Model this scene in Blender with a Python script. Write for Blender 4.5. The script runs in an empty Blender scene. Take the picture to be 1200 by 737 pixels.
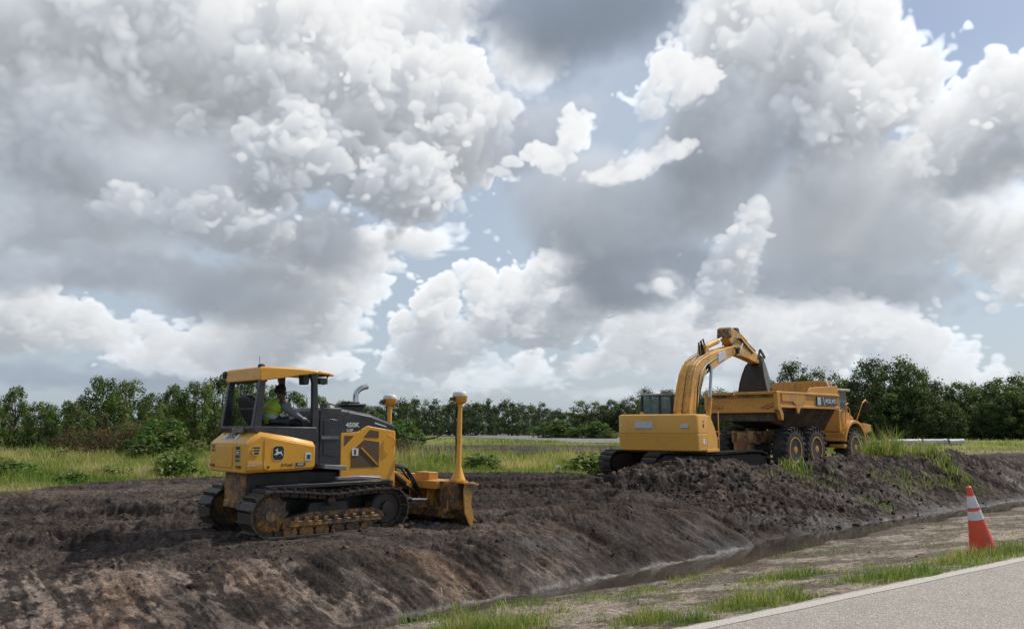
import bpy, bmesh, math, random
import numpy as np
from mathutils import Vector, Matrix
R = math.radians
scene = bpy.context.scene
C = scene.collection
random.seed(4)

# ================================================================ helpers
class MB:
    """collects shapes, then links them as ONE mesh object"""
    def __init__(s): s.v, s.f, s.m, s.mi = [], [], [], 0
    def add(s, vs, fs):
        b = len(s.v); s.v += [tuple(p) for p in vs]
        for f in fs: s.f.append(tuple(b+i for i in f)); s.m.append(s.mi)
        return s
    def box(s, x0, x1, y0, y1, z0, z1):
        v = [(x0,y0,z0),(x1,y0,z0),(x1,y1,z0),(x0,y1,z0),(x0,y0,z1),(x1,y0,z1),(x1,y1,z1),(x0,y1,z1)]
        return s.add(v, [(0,3,2,1),(4,5,6,7),(0,1,5,4),(1,2,6,5),(2,3,7,6),(3,0,4,7)])
    def loft(s, secs, caps=True, closed=False):
        n = len(secs[0]); v = [p for c in secs for p in c]; f = []; k = len(secs)
        for i in range(k if closed else k-1):
            a, b = i*n, ((i+1) % k)*n
            for j in range(n):
                q = (j+1) % n
                f.append((a+j, a+q, b+q, b+j))
        if caps and not closed: f += [tuple(range(n))[::-1], tuple((k-1)*n+j for j in range(n))]
        return s.add(v, f)
    def prism(s, poly, y0, y1):                       # polygon in XZ, extruded along Y
        return s.loft([[(x, y0, z) for x, z in poly], [(x, y1, z) for x, z in poly]])
    def prism_x(s, poly, x0, x1):                     # polygon in YZ, extruded along X
        return s.loft([[(x0, y, z) for y, z in poly], [(x1, y, z) for y, z in poly]])
    def prism_z(s, poly, z0, z1):
        return s.loft([[(x, y, z0) for x, y in poly], [(x, y, z1) for x, y in poly]])
    def tube(s, pts, r, n=10, caps=True):
        pts = [Vector(p) for p in pts]; rs = r if isinstance(r, (list, tuple)) else [r]*len(pts)
        secs, up = [], None
        for i, p in enumerate(pts):
            d = (pts[min(i+1, len(pts)-1)]-pts[max(i-1, 0)]).normalized()
            if up is None: up = Vector((0,0,1)) if abs(d.z) < .9 else Vector((1,0,0))
            a = d.cross(up)
            a = a.normalized() if a.length > 1e-6 else Vector((0,1,0))
            up = a.cross(d).normalized()
            secs.append([tuple(p+rs[i]*(math.cos(2*math.pi*k/n)*a+math.sin(2*math.pi*k/n)*up)) for k in range(n)])
        return s.loft(secs, caps)
    def cyl(s, p, q, r, n=20, r2=None): return s.tube([p, q], [r, r if r2 is None else r2], n)
    def lathe_y(s, prof, cx, cz, n=32):               # profile (y, radius), closed by caps, round axis Y
        return s.loft([[(cx+r*math.cos(2*math.pi*k/n), y, cz+r*math.sin(2*math.pi*k/n)) for k in range(n)] for y, r in prof])
    def lathe_z(s, prof, cx, cy, n=24):
        return s.loft([[(cx+r*math.cos(2*math.pi*k/n), cy+r*math.sin(2*math.pi*k/n), z) for k in range(n)] for z, r in prof])
    def beam(s, p, q, w, h):                          # rectangular bar from p to q
        p, q = Vector(p), Vector(q); d = (q-p).normalized()
        a = d.cross(Vector((0,0,1))); a = a.normalized() if a.length > 1e-4 else Vector((0,1,0))
        u = a.cross(d).normalized()
        sec = lambda c: [tuple(c+a*i*w/2+u*j*h/2) for i, j in ((-1,-1),(1,-1),(1,1),(-1,1))]
        return s.loft([sec(p), sec(q)])
    def build(s, name, mats, parent=None, bevel=0.0, ang=35, sub=0):
        me = bpy.data.meshes.new(name); me.from_pydata(s.v, [], s.f)
        bm = bmesh.new(); bm.from_mesh(me); bmesh.ops.recalc_face_normals(bm, faces=bm.faces); bm.to_mesh(me); bm.free()
        for m in (mats if isinstance(mats, (list, tuple)) else [mats]): me.materials.append(m)
        if any(s.m): me.polygons.foreach_set('material_index', s.m)
        me.polygons.foreach_set('use_smooth', [True]*len(me.polygons)); me.set_sharp_from_angle(angle=R(ang))
        o = bpy.data.objects.new(name, me); C.objects.link(o)
        if parent is not None: o.parent = parent
        if bevel:
            b = o.modifiers.new('edge', 'BEVEL'); b.width = bevel; b.segments = 2; b.limit_method = 'ANGLE'; b.angle_limit = R(38); b.harden_normals = False
        return o

def tag(o, label=None, cat=None, group=None, kind=None):
    for k, v in (('label', label), ('category', cat), ('group', group), ('kind', kind)):
        if v: o[k] = v
    return o
def thing(name, label, cat, loc=(0,0,0), rotz=0.0, group=None):
    o = bpy.data.objects.new(name, None); C.objects.link(o); o.empty_display_size = .2
    o.location = loc; o.rotation_euler = (0, 0, rotz)
    return tag(o, label, cat, group)
def copy_tree(o, parent=None):
    c = o.copy(); C.objects.link(c); c.parent = parent
    for ch in list(o.children): copy_tree(ch, c)
    return c
def npmesh(name, V, F, mat, attrs=None, smooth=False, parent=None):
    """big mesh from numpy arrays; F is (n,3) or (n,4)"""
    me = bpy.data.meshes.new(name); n, k = F.shape
    me.vertices.add(len(V)); me.vertices.foreach_set('co', np.ascontiguousarray(V, np.float32).ravel())
    me.loops.add(n*k); me.loops.foreach_set('vertex_index', np.ascontiguousarray(F, np.int32).ravel())
    me.polygons.add(n); me.polygons.foreach_set('loop_start', np.arange(0, n*k, k, dtype=np.int32))
    me.update(calc_edges=True)
    for an, arr in (attrs or {}).items():
        a = me.attributes.new(an, 'FLOAT_COLOR', 'POINT')
        full = np.ones((len(V), 4), np.float32); full[:, :arr.shape[1]] = arr
        a.data.foreach_set('color', full.ravel())
    if smooth: me.polygons.foreach_set('use_smooth', np.ones(n, bool))
    me.materials.append(mat)
    o = bpy.data.objects.new(name, me); C.objects.link(o)
    if parent is not None: o.parent = parent
    return o
def text(name, body, size, mat, parent, loc, rot, thick=.002, bold=0.0, sx=1.0):
    cu = bpy.data.curves.new(name, 'FONT'); cu.body = body; cu.size = size; cu.extrude = thick; cu.offset = bold
    cu.align_x = 'CENTER'; cu.align_y = 'CENTER'
    t = bpy.data.objects.new(name, cu); dg = bpy.context.evaluated_depsgraph_get(); C.objects.link(t); dg.update()
    me = bpy.data.meshes.new_from_object(t.evaluated_get(bpy.context.evaluated_depsgraph_get()))
    bpy.data.objects.remove(t); bpy.data.curves.remove(cu)
    me.materials.clear(); me.materials.append(mat)
    o = bpy.data.objects.new(name, me); C.objects.link(o); o.parent = parent; o.location = loc; o.rotation_euler = rot; o.scale = (sx, 1, 1)
    return o

# ---------------------------------------------------------------- numpy value noise
_lat = {}
def vnoise(x, y, seed=0):
    if seed not in _lat: _lat[seed] = np.random.default_rng(seed).uniform(-1, 1, (256, 256)).astype(np.float32)
    L = _lat[seed]; i = np.floor(x).astype(np.int64); j = np.floor(y).astype(np.int64)
    u = (x-i).astype(np.float32); v = (y-j).astype(np.float32)
    u = u*u*u*(u*(u*6-15)+10); v = v*v*v*(v*(v*6-15)+10)
    i0, j0, i1, j1 = i & 255, j & 255, (i+1) & 255, (j+1) & 255
    return (L[i0, j0]*(1-u)+L[i1, j0]*u)*(1-v)+(L[i0, j1]*(1-u)+L[i1, j1]*u)*v
def fbm(x, y, o=4, seed=0, g=.5):
    a, t, s = 1.0, 0.0, 0.0
    for k in range(o):
        t = t + a*vnoise(x*2**k+17.3*k, y*2**k-9.1*k, seed+k); s += a; a *= g
    return t/s
def sstep(a, b, x):
    t = np.clip((x-a)/(b-a), 0, 1); return t*t*(3-2*t)

# ================================================================ materials
def newmat(name):
    m = bpy.data.materials.new(name); m.use_nodes = True
    nt = m.node_tree; return m, nt, nt.nodes['Principled BSDF']
def N(nt, typ, **kw):
    n = nt.nodes.new(typ)
    for k, v in kw.items():
        if hasattr(n, k): setattr(n, k, v)
        else: n.inputs[k].default_value = v
    return n
def mixc(nt, fac, a, b, mode='MIX'):
    n = nt.nodes.new('ShaderNodeMix'); n.data_type = 'RGBA'; n.blend_type = mode
    for s, v in ((0, fac), (6, a), (7, b)):
        if isinstance(v, bpy.types.NodeSocket): nt.links.new(v, n.inputs[s])
        else: n.inputs[s].default_value = v if s == 0 else (*v, 1)
    return n.outputs[2]
def ramp(nt, src, stops):
    r = nt.nodes.new('ShaderNodeValToRGB'); e = r.color_ramp.elements
    while len(e) < len(stops): e.new(.5)
    for k, (p, c) in enumerate(stops): e[k].position = p; e[k].color = (c, c, c, 1) if not isinstance(c, tuple) else (*c, 1)
    nt.links.new(src, r.inputs[0]); return r.outputs[0]
def noise(nt, scale, detail=5, rough=.6, vec=None, dist=0.0):
    n = N(nt, 'ShaderNodeTexNoise', Scale=scale, Detail=detail, Roughness=rough, Distortion=dist)
    if vec is not None: nt.links.new(vec, n.inputs['Vector'])
    return n.outputs['Fac']
def objco(nt): return nt.nodes.new('ShaderNodeTexCoord').outputs['Object']
def worn(name, base, rough=.45, dirt=(.12,.085,.06), amount=.35, scratch=.0, metal=0.0, scale=1.0, coat=0.0, bump=.004):
    """painted or bare metal with dust, mud specks and fading"""
    m, nt, p = newmat(name); co = objco(nt)
    n1 = noise(nt, 1.6*scale, 6, .65, co); n2 = noise(nt, 9*scale, 6, .7, co); n3 = noise(nt, 45*scale, 3, .6, co)
    fade = mixc(nt, ramp(nt, n1, [(.3, 0.0), (.75, .35)]), base, tuple(min(1, c*.72+.06) for c in base))
    mul = nt.nodes.new('ShaderNodeMath'); mul.operation = 'MULTIPLY'; nt.links.new(n1, mul.inputs[0]); nt.links.new(n2, mul.inputs[1])
    k = .27-.10*amount
    d = ramp(nt, mul.outputs[0], [(k, 0.0), (k+.11, min(1, amount*1.5))])
    col = mixc(nt, d, fade, dirt)
    if scratch:
        n4 = noise(nt, 14*scale, 8, .8, co, 1.2)
        col = mixc(nt, ramp(nt, n4, [(.64, 0.0), (.70, scratch)]), col, (.16,.10,.06))
    nt.links.new(col, p.inputs['Base Color'])
    rr = ramp(nt, n2, [(.3, max(.05, rough-.12)), (.75, min(1, rough+.22))]); nt.links.new(rr, p.inputs['Roughness'])
    p.inputs['Metallic'].default_value = metal; p.inputs['Coat Weight'].default_value = coat
    b = N(nt, 'ShaderNodeBump', Strength=.35, Distance=bump); nt.links.new(n3, b.inputs['Height']); nt.links.new(b.outputs[0], p.inputs['Normal'])
    return m
def flat(name, c, rough=.6, metal=0.0):
    m, nt, p = newmat(name); co = objco(nt); n = noise(nt, 30, 4, .6, co)
    nt.links.new(mixc(nt, ramp(nt, n, [(.35, 0.0), (.75, .45)]), c, tuple(x*.72+.012 for x in c)), p.inputs['Base Color'])
    p.inputs['Roughness'].default_value = rough; p.inputs['Metallic'].default_value = metal
    return m
M = {}
M['dozer'] = worn('dozer_paint', (.78,.365,.020), .34, (.30,.17,.06), .12, coat=.2)
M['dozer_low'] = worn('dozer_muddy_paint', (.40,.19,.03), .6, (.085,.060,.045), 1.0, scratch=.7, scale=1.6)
M['faint'] = flat('faint_print', (.66,.50,.27), .5)
M['roller'] = worn('roller_steel', (.13,.08,.035), .6, (.06,.045,.035), 1.0, scratch=.5, scale=2.5)
M['blade'] = worn('blade_paint', (.56,.27,.045), .5, (.13,.09,.06), .55, scratch=.4)
M['exc'] = worn('excavator_paint', (.75,.375,.052), .42, (.34,.20,.08), .15, scratch=.1)
M['boom'] = worn('boom_paint', (.73,.375,.056), .48, (.20,.13,.07), .40, scratch=.35)
M['truck'] = worn('truck_paint', (.73,.335,.046), .5, (.33,.20,.10), .34, scratch=.25)
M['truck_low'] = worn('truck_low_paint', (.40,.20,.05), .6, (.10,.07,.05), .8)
M['blade_mud_shade'] = worn('muddy_shaded_blade', (.40,.20,.04), .6, (.060,.044,.034), 1.0, scratch=.6, scale=1.3)  # mud and the shade behind the blade, both put into the colour
M['dark'] = worn('dark_grey_paint', (.022,.025,.029), .38, (.09,.075,.06), .25)
M['black'] = worn('black_metal', (.013,.013,.014), .5, (.06,.05,.04), .35)
M['steel'] = worn('track_steel', (.055,.048,.042), .55, (.075,.055,.042), .8, metal=.35, scale=2.0)
M['mud_steel'] = worn('bucket_steel', (.024,.020,.018), .6, (.06,.043,.033), .8, metal=.2)
M['bare'] = worn('worn_plate', (.19,.19,.19), .45, (.10,.08,.06), .5, metal=.5)
M['chrome'] = worn('chrome', (.62,.62,.62), .16, (.3,.25,.2), .12, metal=1.0)
M['grey_step'] = worn('grey_step_plate', (.20,.205,.21), .5, (.12,.09,.07), .4, metal=.3)
M['rubber'] = worn('tyre_rubber', (.019,.018,.017), .8, (.075,.056,.042), .6, scale=2.0)
M['hose'] = flat('black_hose', (.012,.012,.013), .45)
M['seat'] = flat('seat_vinyl', (.014,.014,.016), .5)
M['mesh'] = worn('grille_mesh', (.115,.062,.022), .7, (.08,.06,.04), .5, scale=4)
M['white'] = flat('white_print', (.70,.70,.68), .5)
M['pale'] = flat('pale_label', (.56,.60,.63), .5)
M['blackprint'] = flat('black_print', (.015,.017,.022), .45)
M['greyprint'] = flat('grey_badge', (.045,.05,.055), .4)
M['greenprint'] = flat('green_print', (.05,.14,.06), .5)
M['yellowprint'] = flat('yellow_print', (.62,.48,.14), .5)
M['redlens'] = flat('red_lens', (.22,.025,.012), .3)
M['skin'] = flat('skin', (.11,.055,.036), .5)
M['hair'] = flat('dark_hair', (.012,.010,.009), .7)
M['vest'] = flat('lime_vest', (.34,.60,.04), .75)
M['orangetape'] = flat('orange_tape', (.75,.20,.05), .6)
M['silver'] = flat('reflective_tape', (.50,.53,.50), .35)
M['shirt'] = flat('grey_shirt', (.21,.21,.24), .85)
M['glove'] = flat('pale_glove', (.62,.62,.60), .8)
M['jeans'] = flat('dark_trousers', (.03,.036,.055), .85)
M['conered'] = worn('cone_plastic', (.76,.078,.024), .42, (.30,.16,.10), .22)
M['conewhite'] = worn('cone_collar', (.66,.67,.68), .35, (.35,.30,.26), .25)
M['conebase'] = flat('cone_rubber', (.02,.02,.02), .7)
M['pipe'] = worn('white_pipe', (.66,.66,.63), .5, (.3,.26,.2), .4)
M['gps'] = flat('white_dome', (.68,.67,.62), .35)
def glass(name, tint=(.55,.68,.70)):
    m, nt, p = newmat(name)
    p.inputs['Base Color'].default_value = (*tint, 1); p.inputs['Roughness'].default_value = .04
    p.inputs['Transmission Weight'].default_value = .85; p.inputs['IOR'].default_value = 1.12
    return m
M['glass'] = glass('cab_glass')
# ---------------------------------------------------------------- clouds
# A cumulus sky is grown as a 3-D density field (azimuth x elevation x depth), lit by marching
# sunlight through it, and stored as radiance by DIRECTION for the world (a sky at infinity).
SKY_AZ, SKY_E0, SKY_E1 = 42.0, -1.5, 46.5          # degrees covered in front
def cloud_sky(W=1428, H=816, L=26, seed=11):
    rng = np.random.default_rng(seed)
    px = W / (2*SKY_AZ)
    az = (np.arange(W)+.5)/px - SKY_AZ
    el = SKY_E0 + (np.arange(H)+.5)*(SKY_E1-SKY_E0)/H
    AZ, EL = np.meshgrid(az.astype(np.float32), el.astype(np.float32))
    def bmat(pos, n):
        i = np.floor(pos).astype(int); f = pos-i
        M = np.zeros((len(pos), n), np.float32); r = np.arange(len(pos))
        for k, w in enumerate(((1-f)**3/6, (3*f**3-6*f**2+4)/6, (-3*f**3+3*f**2+3*f+1)/6, f**3/6)):
            np.add.at(M, (r, np.clip(i-1+k, 0, n-1)), w.astype(np.float32))
        return M
    e = np.clip(el-SKY_E0, 0, None)
    ev = e*1.05 + 11.0*(1-np.exp(-e/8.0))            # features flatten towards the horizon
    octs = []
    per = [11.0, 5.6, 2.9, 1.5, .78, .40]
    for o, p in enumerate(per):
        nu, nv = int(2*SKY_AZ/p)+5, int(ev.max()/p)+5
        octs.append((bmat((az+SKY_AZ)/p+1.5, nu), bmat(ev/p+1.5, nv), nu, nv, min(1.0, 1.2/p), {}))
    def noise(o, l):
        Mu, Mv, nu, nv, dw, c = octs[o]
        z = l*dw; k = int(z); f = z-k; f = f*f*(3-2*f)
        for q in (k, k+1):
            if q not in c:
                c[q] = Mv @ rng.normal(0, 1.45, (nv, nu)).astype(np.float32) @ Mu.T
        for q in list(c):
            if q < k: del c[q]
        return c[k]*(1-f)+c[k+1]*f
    # sunny towers bud smaller heads all over
    bodies = []; rg = random.Random(5)
    for c in CLOUDS:
        bodies.append(c)
        a, h, z, ra, ru, rd, rz, wt, b, lit = c
        if b >= .9 and lit > .85 and ra > 2.3:
            for k in range(int(7+ra*1.6)):
                t = rg.uniform(-.35, math.pi+.35); q = rg.uniform(.35, .86); s = rg.uniform(.20, .46)
                hh = math.sin(t)*q
                bodies.append((a+math.cos(t)*q*ra, h+hh*(ru if hh > 0 else rd), z-rg.uniform(-.2, .9)*rz*(1.1-q), max(1.6, ra*s*1.05), max(1.3, ru*s*1.05), max(1.0, rd*s*.85), max(2.8, rz*s*1.5), wt, 1, lit*rg.uniform(.97, 1.04)))
    D = np.zeros((L, H, W), np.float32)
    S = np.zeros((L, H, W), np.float32)              # how much sun reaches this cloud past the ones outside the field
    for l in range(L):
        N = [noise(o, l) for o in range(len(per))]
        bil = (.70*np.abs(N[1]) + .62*np.abs(N[2]) + .50*np.abs(N[3]) + .36*np.abs(N[4]) + .25*np.abs(N[5])) - 1.02
        soft = .55*N[0]+.42*N[1]+.30*N[2]+.20*N[3]+.13*N[4]+.08*N[5]
        bil2 = (.75*np.abs(N[3]) + .60*np.abs(N[4]) + .42*np.abs(N[5])) - .92
        soft2 = .45*N[2]+.50*N[3]+.42*N[4]+.28*N[5]
        WA, WE = AZ + 1.9*N[0] + 1.0*N[1] + .4*N[2], EL + 1.2*N[0] + .65*N[1] + .25*N[2]
        sw_ = np.zeros((H, W), np.float32)+1e-6; sl_ = np.zeros((H, W), np.float32)
        for (a, h, z, ra, ru, rd, rz, wt, b, lit) in bodies:
            q = ((l-z)/rz)**2
            if q > 1.6: continue
            i0, i1 = (int(np.clip((t+SKY_AZ)*px, 0, W)) for t in (a-ra*1.5-4.5, a+ra*1.5+4.5))
            j0, j1 = (int(np.clip((t-SKY_E0)*H/(SKY_E1-SKY_E0), 0, H)) for t in (h-rd*1.5-3.5, h+ru*1.5+3.5))
            if i1 <= i0 or j1 <= j0: continue
            s = (slice(j0, j1), slice(i0, i1))
            da = (WA[s]-a)/ra; dh = WE[s]-h; dh = np.where(dh > 0, dh/ru, dh/rd)
            k = min(max((5.0-min(ra, ru+rd))/3.0, 0), 1)       # small puffs are ragged at a smaller scale
            m = 1.0 - np.sqrt(da*da+dh*dh+q)
            if b > 0: m = m + b*.44*(bil[s]*(1-k)+1.25*k*bil2[s]+.40*k*soft2[s])
            if b < 1: m = m + (1-b)*(.42*soft[s]*(1-k)+.75*k*soft2[s])
            d = np.clip(m*(0.85+2.4*b*b), 0, 1)*wt
            D[l][s] = np.maximum(D[l][s], d)
            d = d*d
            sw_[s] += d; sl_[s] += d*lit
        S[l] = sl_/sw_
    step = (SKY_E1-SKY_E0)/H
    sig = 1.15
    su, sw = .60, .030
    T1, T2, T3 = np.zeros((L, W), np.float32), np.zeros((L, W), np.float32), np.zeros((L, W), np.float32)
    TN, TF, TUP = np.zeros_like(D), np.zeros_like(D), np.zeros_like(D)
    fu = np.arange(W)+su; i0 = np.clip(np.floor(fu).astype(int), 0, W-1); i1 = np.clip(i0+1, 0, W-1); ff = (fu-np.floor(fu)).astype(np.float32)
    adv = lambda t: (lambda q: q*(1-sw)+np.concatenate([q[1:], q[-1:]*0], 0)*sw)(t[:, i0]*(1-ff)+t[:, i1]*ff)
    for v in range(H-1, -1, -1):
        d = D[:, v]*sig*step
        T1 = adv(T1)*.960 + d*1.6                     # shading between neighbouring heads
        T2 = adv(T2)*.996 + d*.33                     # shading through the whole body
        T3 = T3*.995 + d                              # cover overhead, for the skylight
        TN[:, v] = T1; TF[:, v] = T2; TUP[:, v] = T3
    T = np.ones((H, W), np.float32); C = np.zeros((H, W, 3), np.float32)
    sun = np.array([1.0, .985, .955], np.float32); sky = np.array([.66, .81, 1.05], np.float32); gnd = np.array([.88, 1.0, 1.16], np.float32)
    for l in range(L):
        d = D[l]
        a = 1-np.exp(-d*sig*1.0)
        s = (.30+.70*np.exp(-TN[l]*1.1))*(.70*np.exp(-TF[l]*.9)+.34*np.exp(-TF[l]*.20))
        pw = 1-.28*np.exp(-d*3.0-TN[l]*2.0)
        amb = .29*np.exp(-TUP[l]*.20)*(.72+.28*np.exp(-TN[l]*.9))
        col = (s*pw*S[l])[..., None]*sun*1.5 + amb[..., None]*sky + .118*gnd
        C += (T*a)[..., None]*col
        T *= 1-a
    A = 1-T
    C = np.where(C > .6, .6+.36*(1-np.exp(-(C-.6)/.36)), C)      # the brightest crowns saturate
    hz = np.clip(np.exp(-(EL+1.0)/6.0), 0, 1)*.60    # air between here and the clouds: thick low down
    air = np.array([.40, .485, .575], np.float32)
    C = C*(1-hz[..., None]) + air*(hz*A)[..., None]
    return C, A, AZ, EL, hz
# azimuth, elevation, depth, radii (az, up, down, depth), density, cauliflower, sun reaching it
CLOUDS = [
  (-29.6,21.7,17,12.7,8.3,7.2,6,1,0.7,1.25), (-21.3,23.6,16,9.9,7.1,6.0,6,1,0.8,1.25), (-15.2,21.2,14,5.5,6.1,6.1,6,1,1,1.2), (-10.6,20.0,13,3.9,4.2,4.4,5,1,1,1.25),
  (-5.9,20.2,13,3.1,3.9,4.2,5,1,1,1.25), (-15.9,24.7,14,3.3,3.3,2.7,4,1,1,1.25), (-11.2,22.3,11,1.9,1.9,1.9,4,1,1,1.25), (-3.0,18.6,12,2.5,2.8,2.8,4,1,1,1.2),
  (-1.5,17.2,12,1.2,1.3,1.5,3,1,1,1.2), (-6.5,16.6,10,3.9,2.2,2.8,5,1,1,1.1), (-27.4,17.7,14,11.2,5.0,5.0,5,1,0.6,1.1), (-19.9,16.5,9,5.6,3.0,4.5,5,0.5,0.25,0.7),
  (-17.1,13.3,7,3.4,1.6,1.6,3,0.9,0.9,1.15), (-21.8,13.4,7,3.4,1.2,1.2,3,0.7,0.9,1.0), (-14.5,17.5,9,2.8,2.8,2.8,4,0.9,1,1.1), (-14.9,13.2,7,1.5,1.4,1.4,3,0.9,1,1.15),
  (-29.0,12.9,11,8.5,2.6,2.8,5,0.55,0.5,0.95), (-26.5,9.5,8,10.8,1.8,2.0,6,0.55,0.35,0.5), (-17.4,8.4,9,6.3,2.4,2.3,5,0.5,0.35,0.36), (-12.1,12.2,10,4.0,2.8,2.8,5,0.6,0.5,0.6),
  (-15.3,9.8,10,3.4,1.9,1.9,4,0.5,0.5,0.5), (-28.5,5.7,17,5.1,2.3,1.3,4,0.9,0.9,1.0), (-29.4,6.1,15,2.3,1.3,0.9,3,1,1,1.2), (-25.8,6.3,16,2.1,1.5,1.3,3,0.9,1,1.0),
  (-21.9,6.0,18,2.3,1.1,0.9,3,0.7,1,0.8), (-15.7,5.7,18,4.0,2.5,1.7,4,0.7,0.9,0.9), (-11.5,9.4,17,2.6,3.2,2.6,4,0.7,0.9,1.05), (-13.0,6.6,18,1.9,2.3,1.7,3,0.8,1,1.0),
  (-7.0,12.5,15,3.4,0.7,0.7,3,0.8,0.5,1.05), (-5.5,11.4,16,1.7,0.2,0.2,2,0.6,0.3,0.9), (-10.1,11.7,14,1.7,1.1,1.1,3,0.7,1,1.1), (3.9,26.8,4,7.3,3.2,4.2,4,1,0.15,0.0),
  (8.4,27.9,4,6.5,3.2,3.4,4,1,0.15,0.0), (-0.3,24.0,14,3.3,2.7,2.7,5,0.6,0.6,0.8), (-6.0,26.5,17,2.7,2.5,2.5,4,0.7,0.9,1.1), (-9.0,25.3,18,2.2,1.6,1.6,4,0.5,0.8,1.0),
  (3.3,18.2,5,2.1,1.0,1.1,3,0.8,0.9,1.25), (5.3,19.8,6,1.3,1.1,0.9,3,0.75,0.9,1.25), (1.5,18.1,6,1.2,0.4,0.4,2,0.6,0.9,1.1), (7.9,17.3,6,1.7,0.8,0.7,3.5,0.65,0.9,1.2),
  (9.7,17.7,6,1.7,0.8,0.6,3.5,0.5,0.9,1.15), (11.4,18.1,6,1.5,0.7,0.6,3,0.45,0.9,1.1), (10.1,22.6,8,1.5,1.4,1.9,3,0.8,1,1.15), (11.8,21.7,8,1.7,1.4,1.4,3,0.7,1,1.1),
  (7.3,14.0,10,5.9,4.5,3.7,6,0.8,0.35,0.32), (2.4,19.7,11,2.8,1.9,2.2,5,0.6,0.35,0.25), (14.5,19.1,12,5.6,4.5,5.0,6,0.8,0.45,0.45), (9.2,10.6,10,6.2,2.7,2.2,6,0.8,0.35,0.18),
  (13.3,14.9,12,4.5,3.9,3.4,5,0.65,0.35,0.5), (4.7,12.4,11,2.8,2.3,2.3,4,0.6,0.3,0.25), (12.6,10.6,5,1.2,1.0,1.1,3,0.9,0.5,1.2), (17.6,25.0,16,4.4,3.3,3.3,6,1,1,1.2),
  (20.7,22.4,15,5.0,4.4,3.9,6,1,1,1.2), (23.6,23.0,15,2.0,2.7,2.5,5,1,1,1.25), (15.8,22.2,14,2.8,2.5,2.5,4,0.9,1,1.1), (25.8,20.4,13,1.9,1.7,2.2,4,1,1,1.05),
  (23.9,19.7,12,2.4,2.0,2.2,4,1,1,1.2), (22.0,18.4,12,2.0,1.7,1.9,4,0.8,1,0.9), (19.5,19.2,11,2.6,2.4,2.8,5,0.8,0.6,0.5), (25.4,16.2,12,1.5,1.3,1.5,3,0.8,1,1.1),
  (22.4,15.2,12,5.1,3.4,4.5,6,0.6,0.3,0.75), (20.2,12.8,12,5.4,4.2,3.7,6,0.55,0.25,0.65), (24.1,10.9,12,5.4,4.0,3.2,6,0.6,0.25,0.5), (20.0,9.0,11,5.7,2.5,2.2,6,0.6,0.25,0.3),
  (25.0,8.2,12,4.0,1.5,1.4,5,0.5,0.25,0.35), (15.5,11.5,7,1.1,2.3,2.3,3,0.75,1,1.15), (16.3,13.6,8,0.9,1.0,1.0,3,0.6,1,1.15), (15.0,8.2,8,1.5,1.3,1.3,3,0.75,1,1.1),
  (16.3,6.2,16,2.3,1.9,1.6,4,0.8,1,1.1), (28.8,17.9,12,2.0,1.9,1.9,4,1,1,1.2), (31.1,17.8,12,2.6,2.0,2.2,4,1,1,1.2), (32.9,16.3,12,2.2,1.7,2.2,4,1,1,1.2),
  (30.5,15.2,11,3.4,1.5,1.7,4,0.85,0.5,0.5), (26.9,16.2,13,1.5,1.3,1.6,3,0.8,1,1.1), (28.4,11.2,13,1.9,1.7,1.6,3,1,1,1.2), (30.8,10.0,13,2.6,1.4,1.4,3,1,1,1.2),
  (27.9,13.6,15,1.2,1.1,1.2,3,0.7,1,1.1), (29.4,12.9,17,4.5,2.8,2.3,4,0.4,0.4,0.9), (31.8,8.7,14,1.5,1.0,0.9,3,0.8,1,1.1), (-6.3,7.0,18,1.6,1.9,1.6,4,1,1,1.15),
  (-5.5,8.4,18,1.0,1.0,1.0,3,1,1,1.2), (-8.5,6.2,18,1.1,1.1,1.0,3,1,1,1.1), (-3.2,8.7,19,1.8,1.4,1.5,4,1,1,1.15), (0.0,8.7,19,2.3,1.7,1.8,4,1,1,1.15),
  (2.3,10.2,19,1.9,1.4,1.7,4,1,1,1.15), (5.2,8.7,20,2.8,2.3,1.9,4,0.95,1,1.1), (-2.3,6.0,20,2.5,1.3,0.9,4,0.8,1,0.85), (2.3,6.0,20,2.7,1.5,1.0,4,0.85,1,0.9),
  (-5.7,4.7,21,2.5,1.0,0.8,4,0.85,1,0.95), (8.6,5.3,21,3.4,1.7,1.3,4,0.8,1,1.05), (12.5,5.5,22,2.5,1.7,1.3,4,0.8,1,1.1), (18.3,4.8,22,3.4,1.9,1.1,4,0.9,1,1.2),
  (22.4,5.7,21,2.6,1.7,1.4,4,0.85,1,1.15), (24.3,4.1,22,2.9,1.1,0.8,4,0.7,1,1.0), (28.8,3.2,23,2.9,0.6,0.5,3,0.45,0.9,0.95), (19.9,6.9,20,2.3,1.1,1.1,3,0.7,1,1.1),
  (-22.7,2.5,24,12.6,1.4,0.9,3,0.6,0.3,0.05), (16.7,2.4,24,13.7,0.7,0.6,3,0.3,0.5,0.7), (-2.3,2.9,24,6.9,0.7,0.5,3,0.35,0.8,0.8), (-16.7,4.0,23,3.4,1.4,0.9,3,0.8,1,1.05),
  (-21.1,4.2,23,2.9,0.9,0.7,3,0.7,1,0.9), (-12.4,3.8,23,2.3,1.0,0.8,3,0.7,1,1.0), (18.3,3.7,23,2.5,1.9,0.9,3,0.9,1,1.15), (23.8,3.6,23,2.3,1.1,0.8,3,0.8,1,1.1),
  (11.3,4.1,23,1.9,1.0,0.6,3,0.7,1,1.0), (6.0,4.1,23,1.7,0.8,0.5,3,0.7,1,1.0), (0.6,3.9,23,1.7,0.7,0.5,3,0.6,1,1.0),
]

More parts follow.
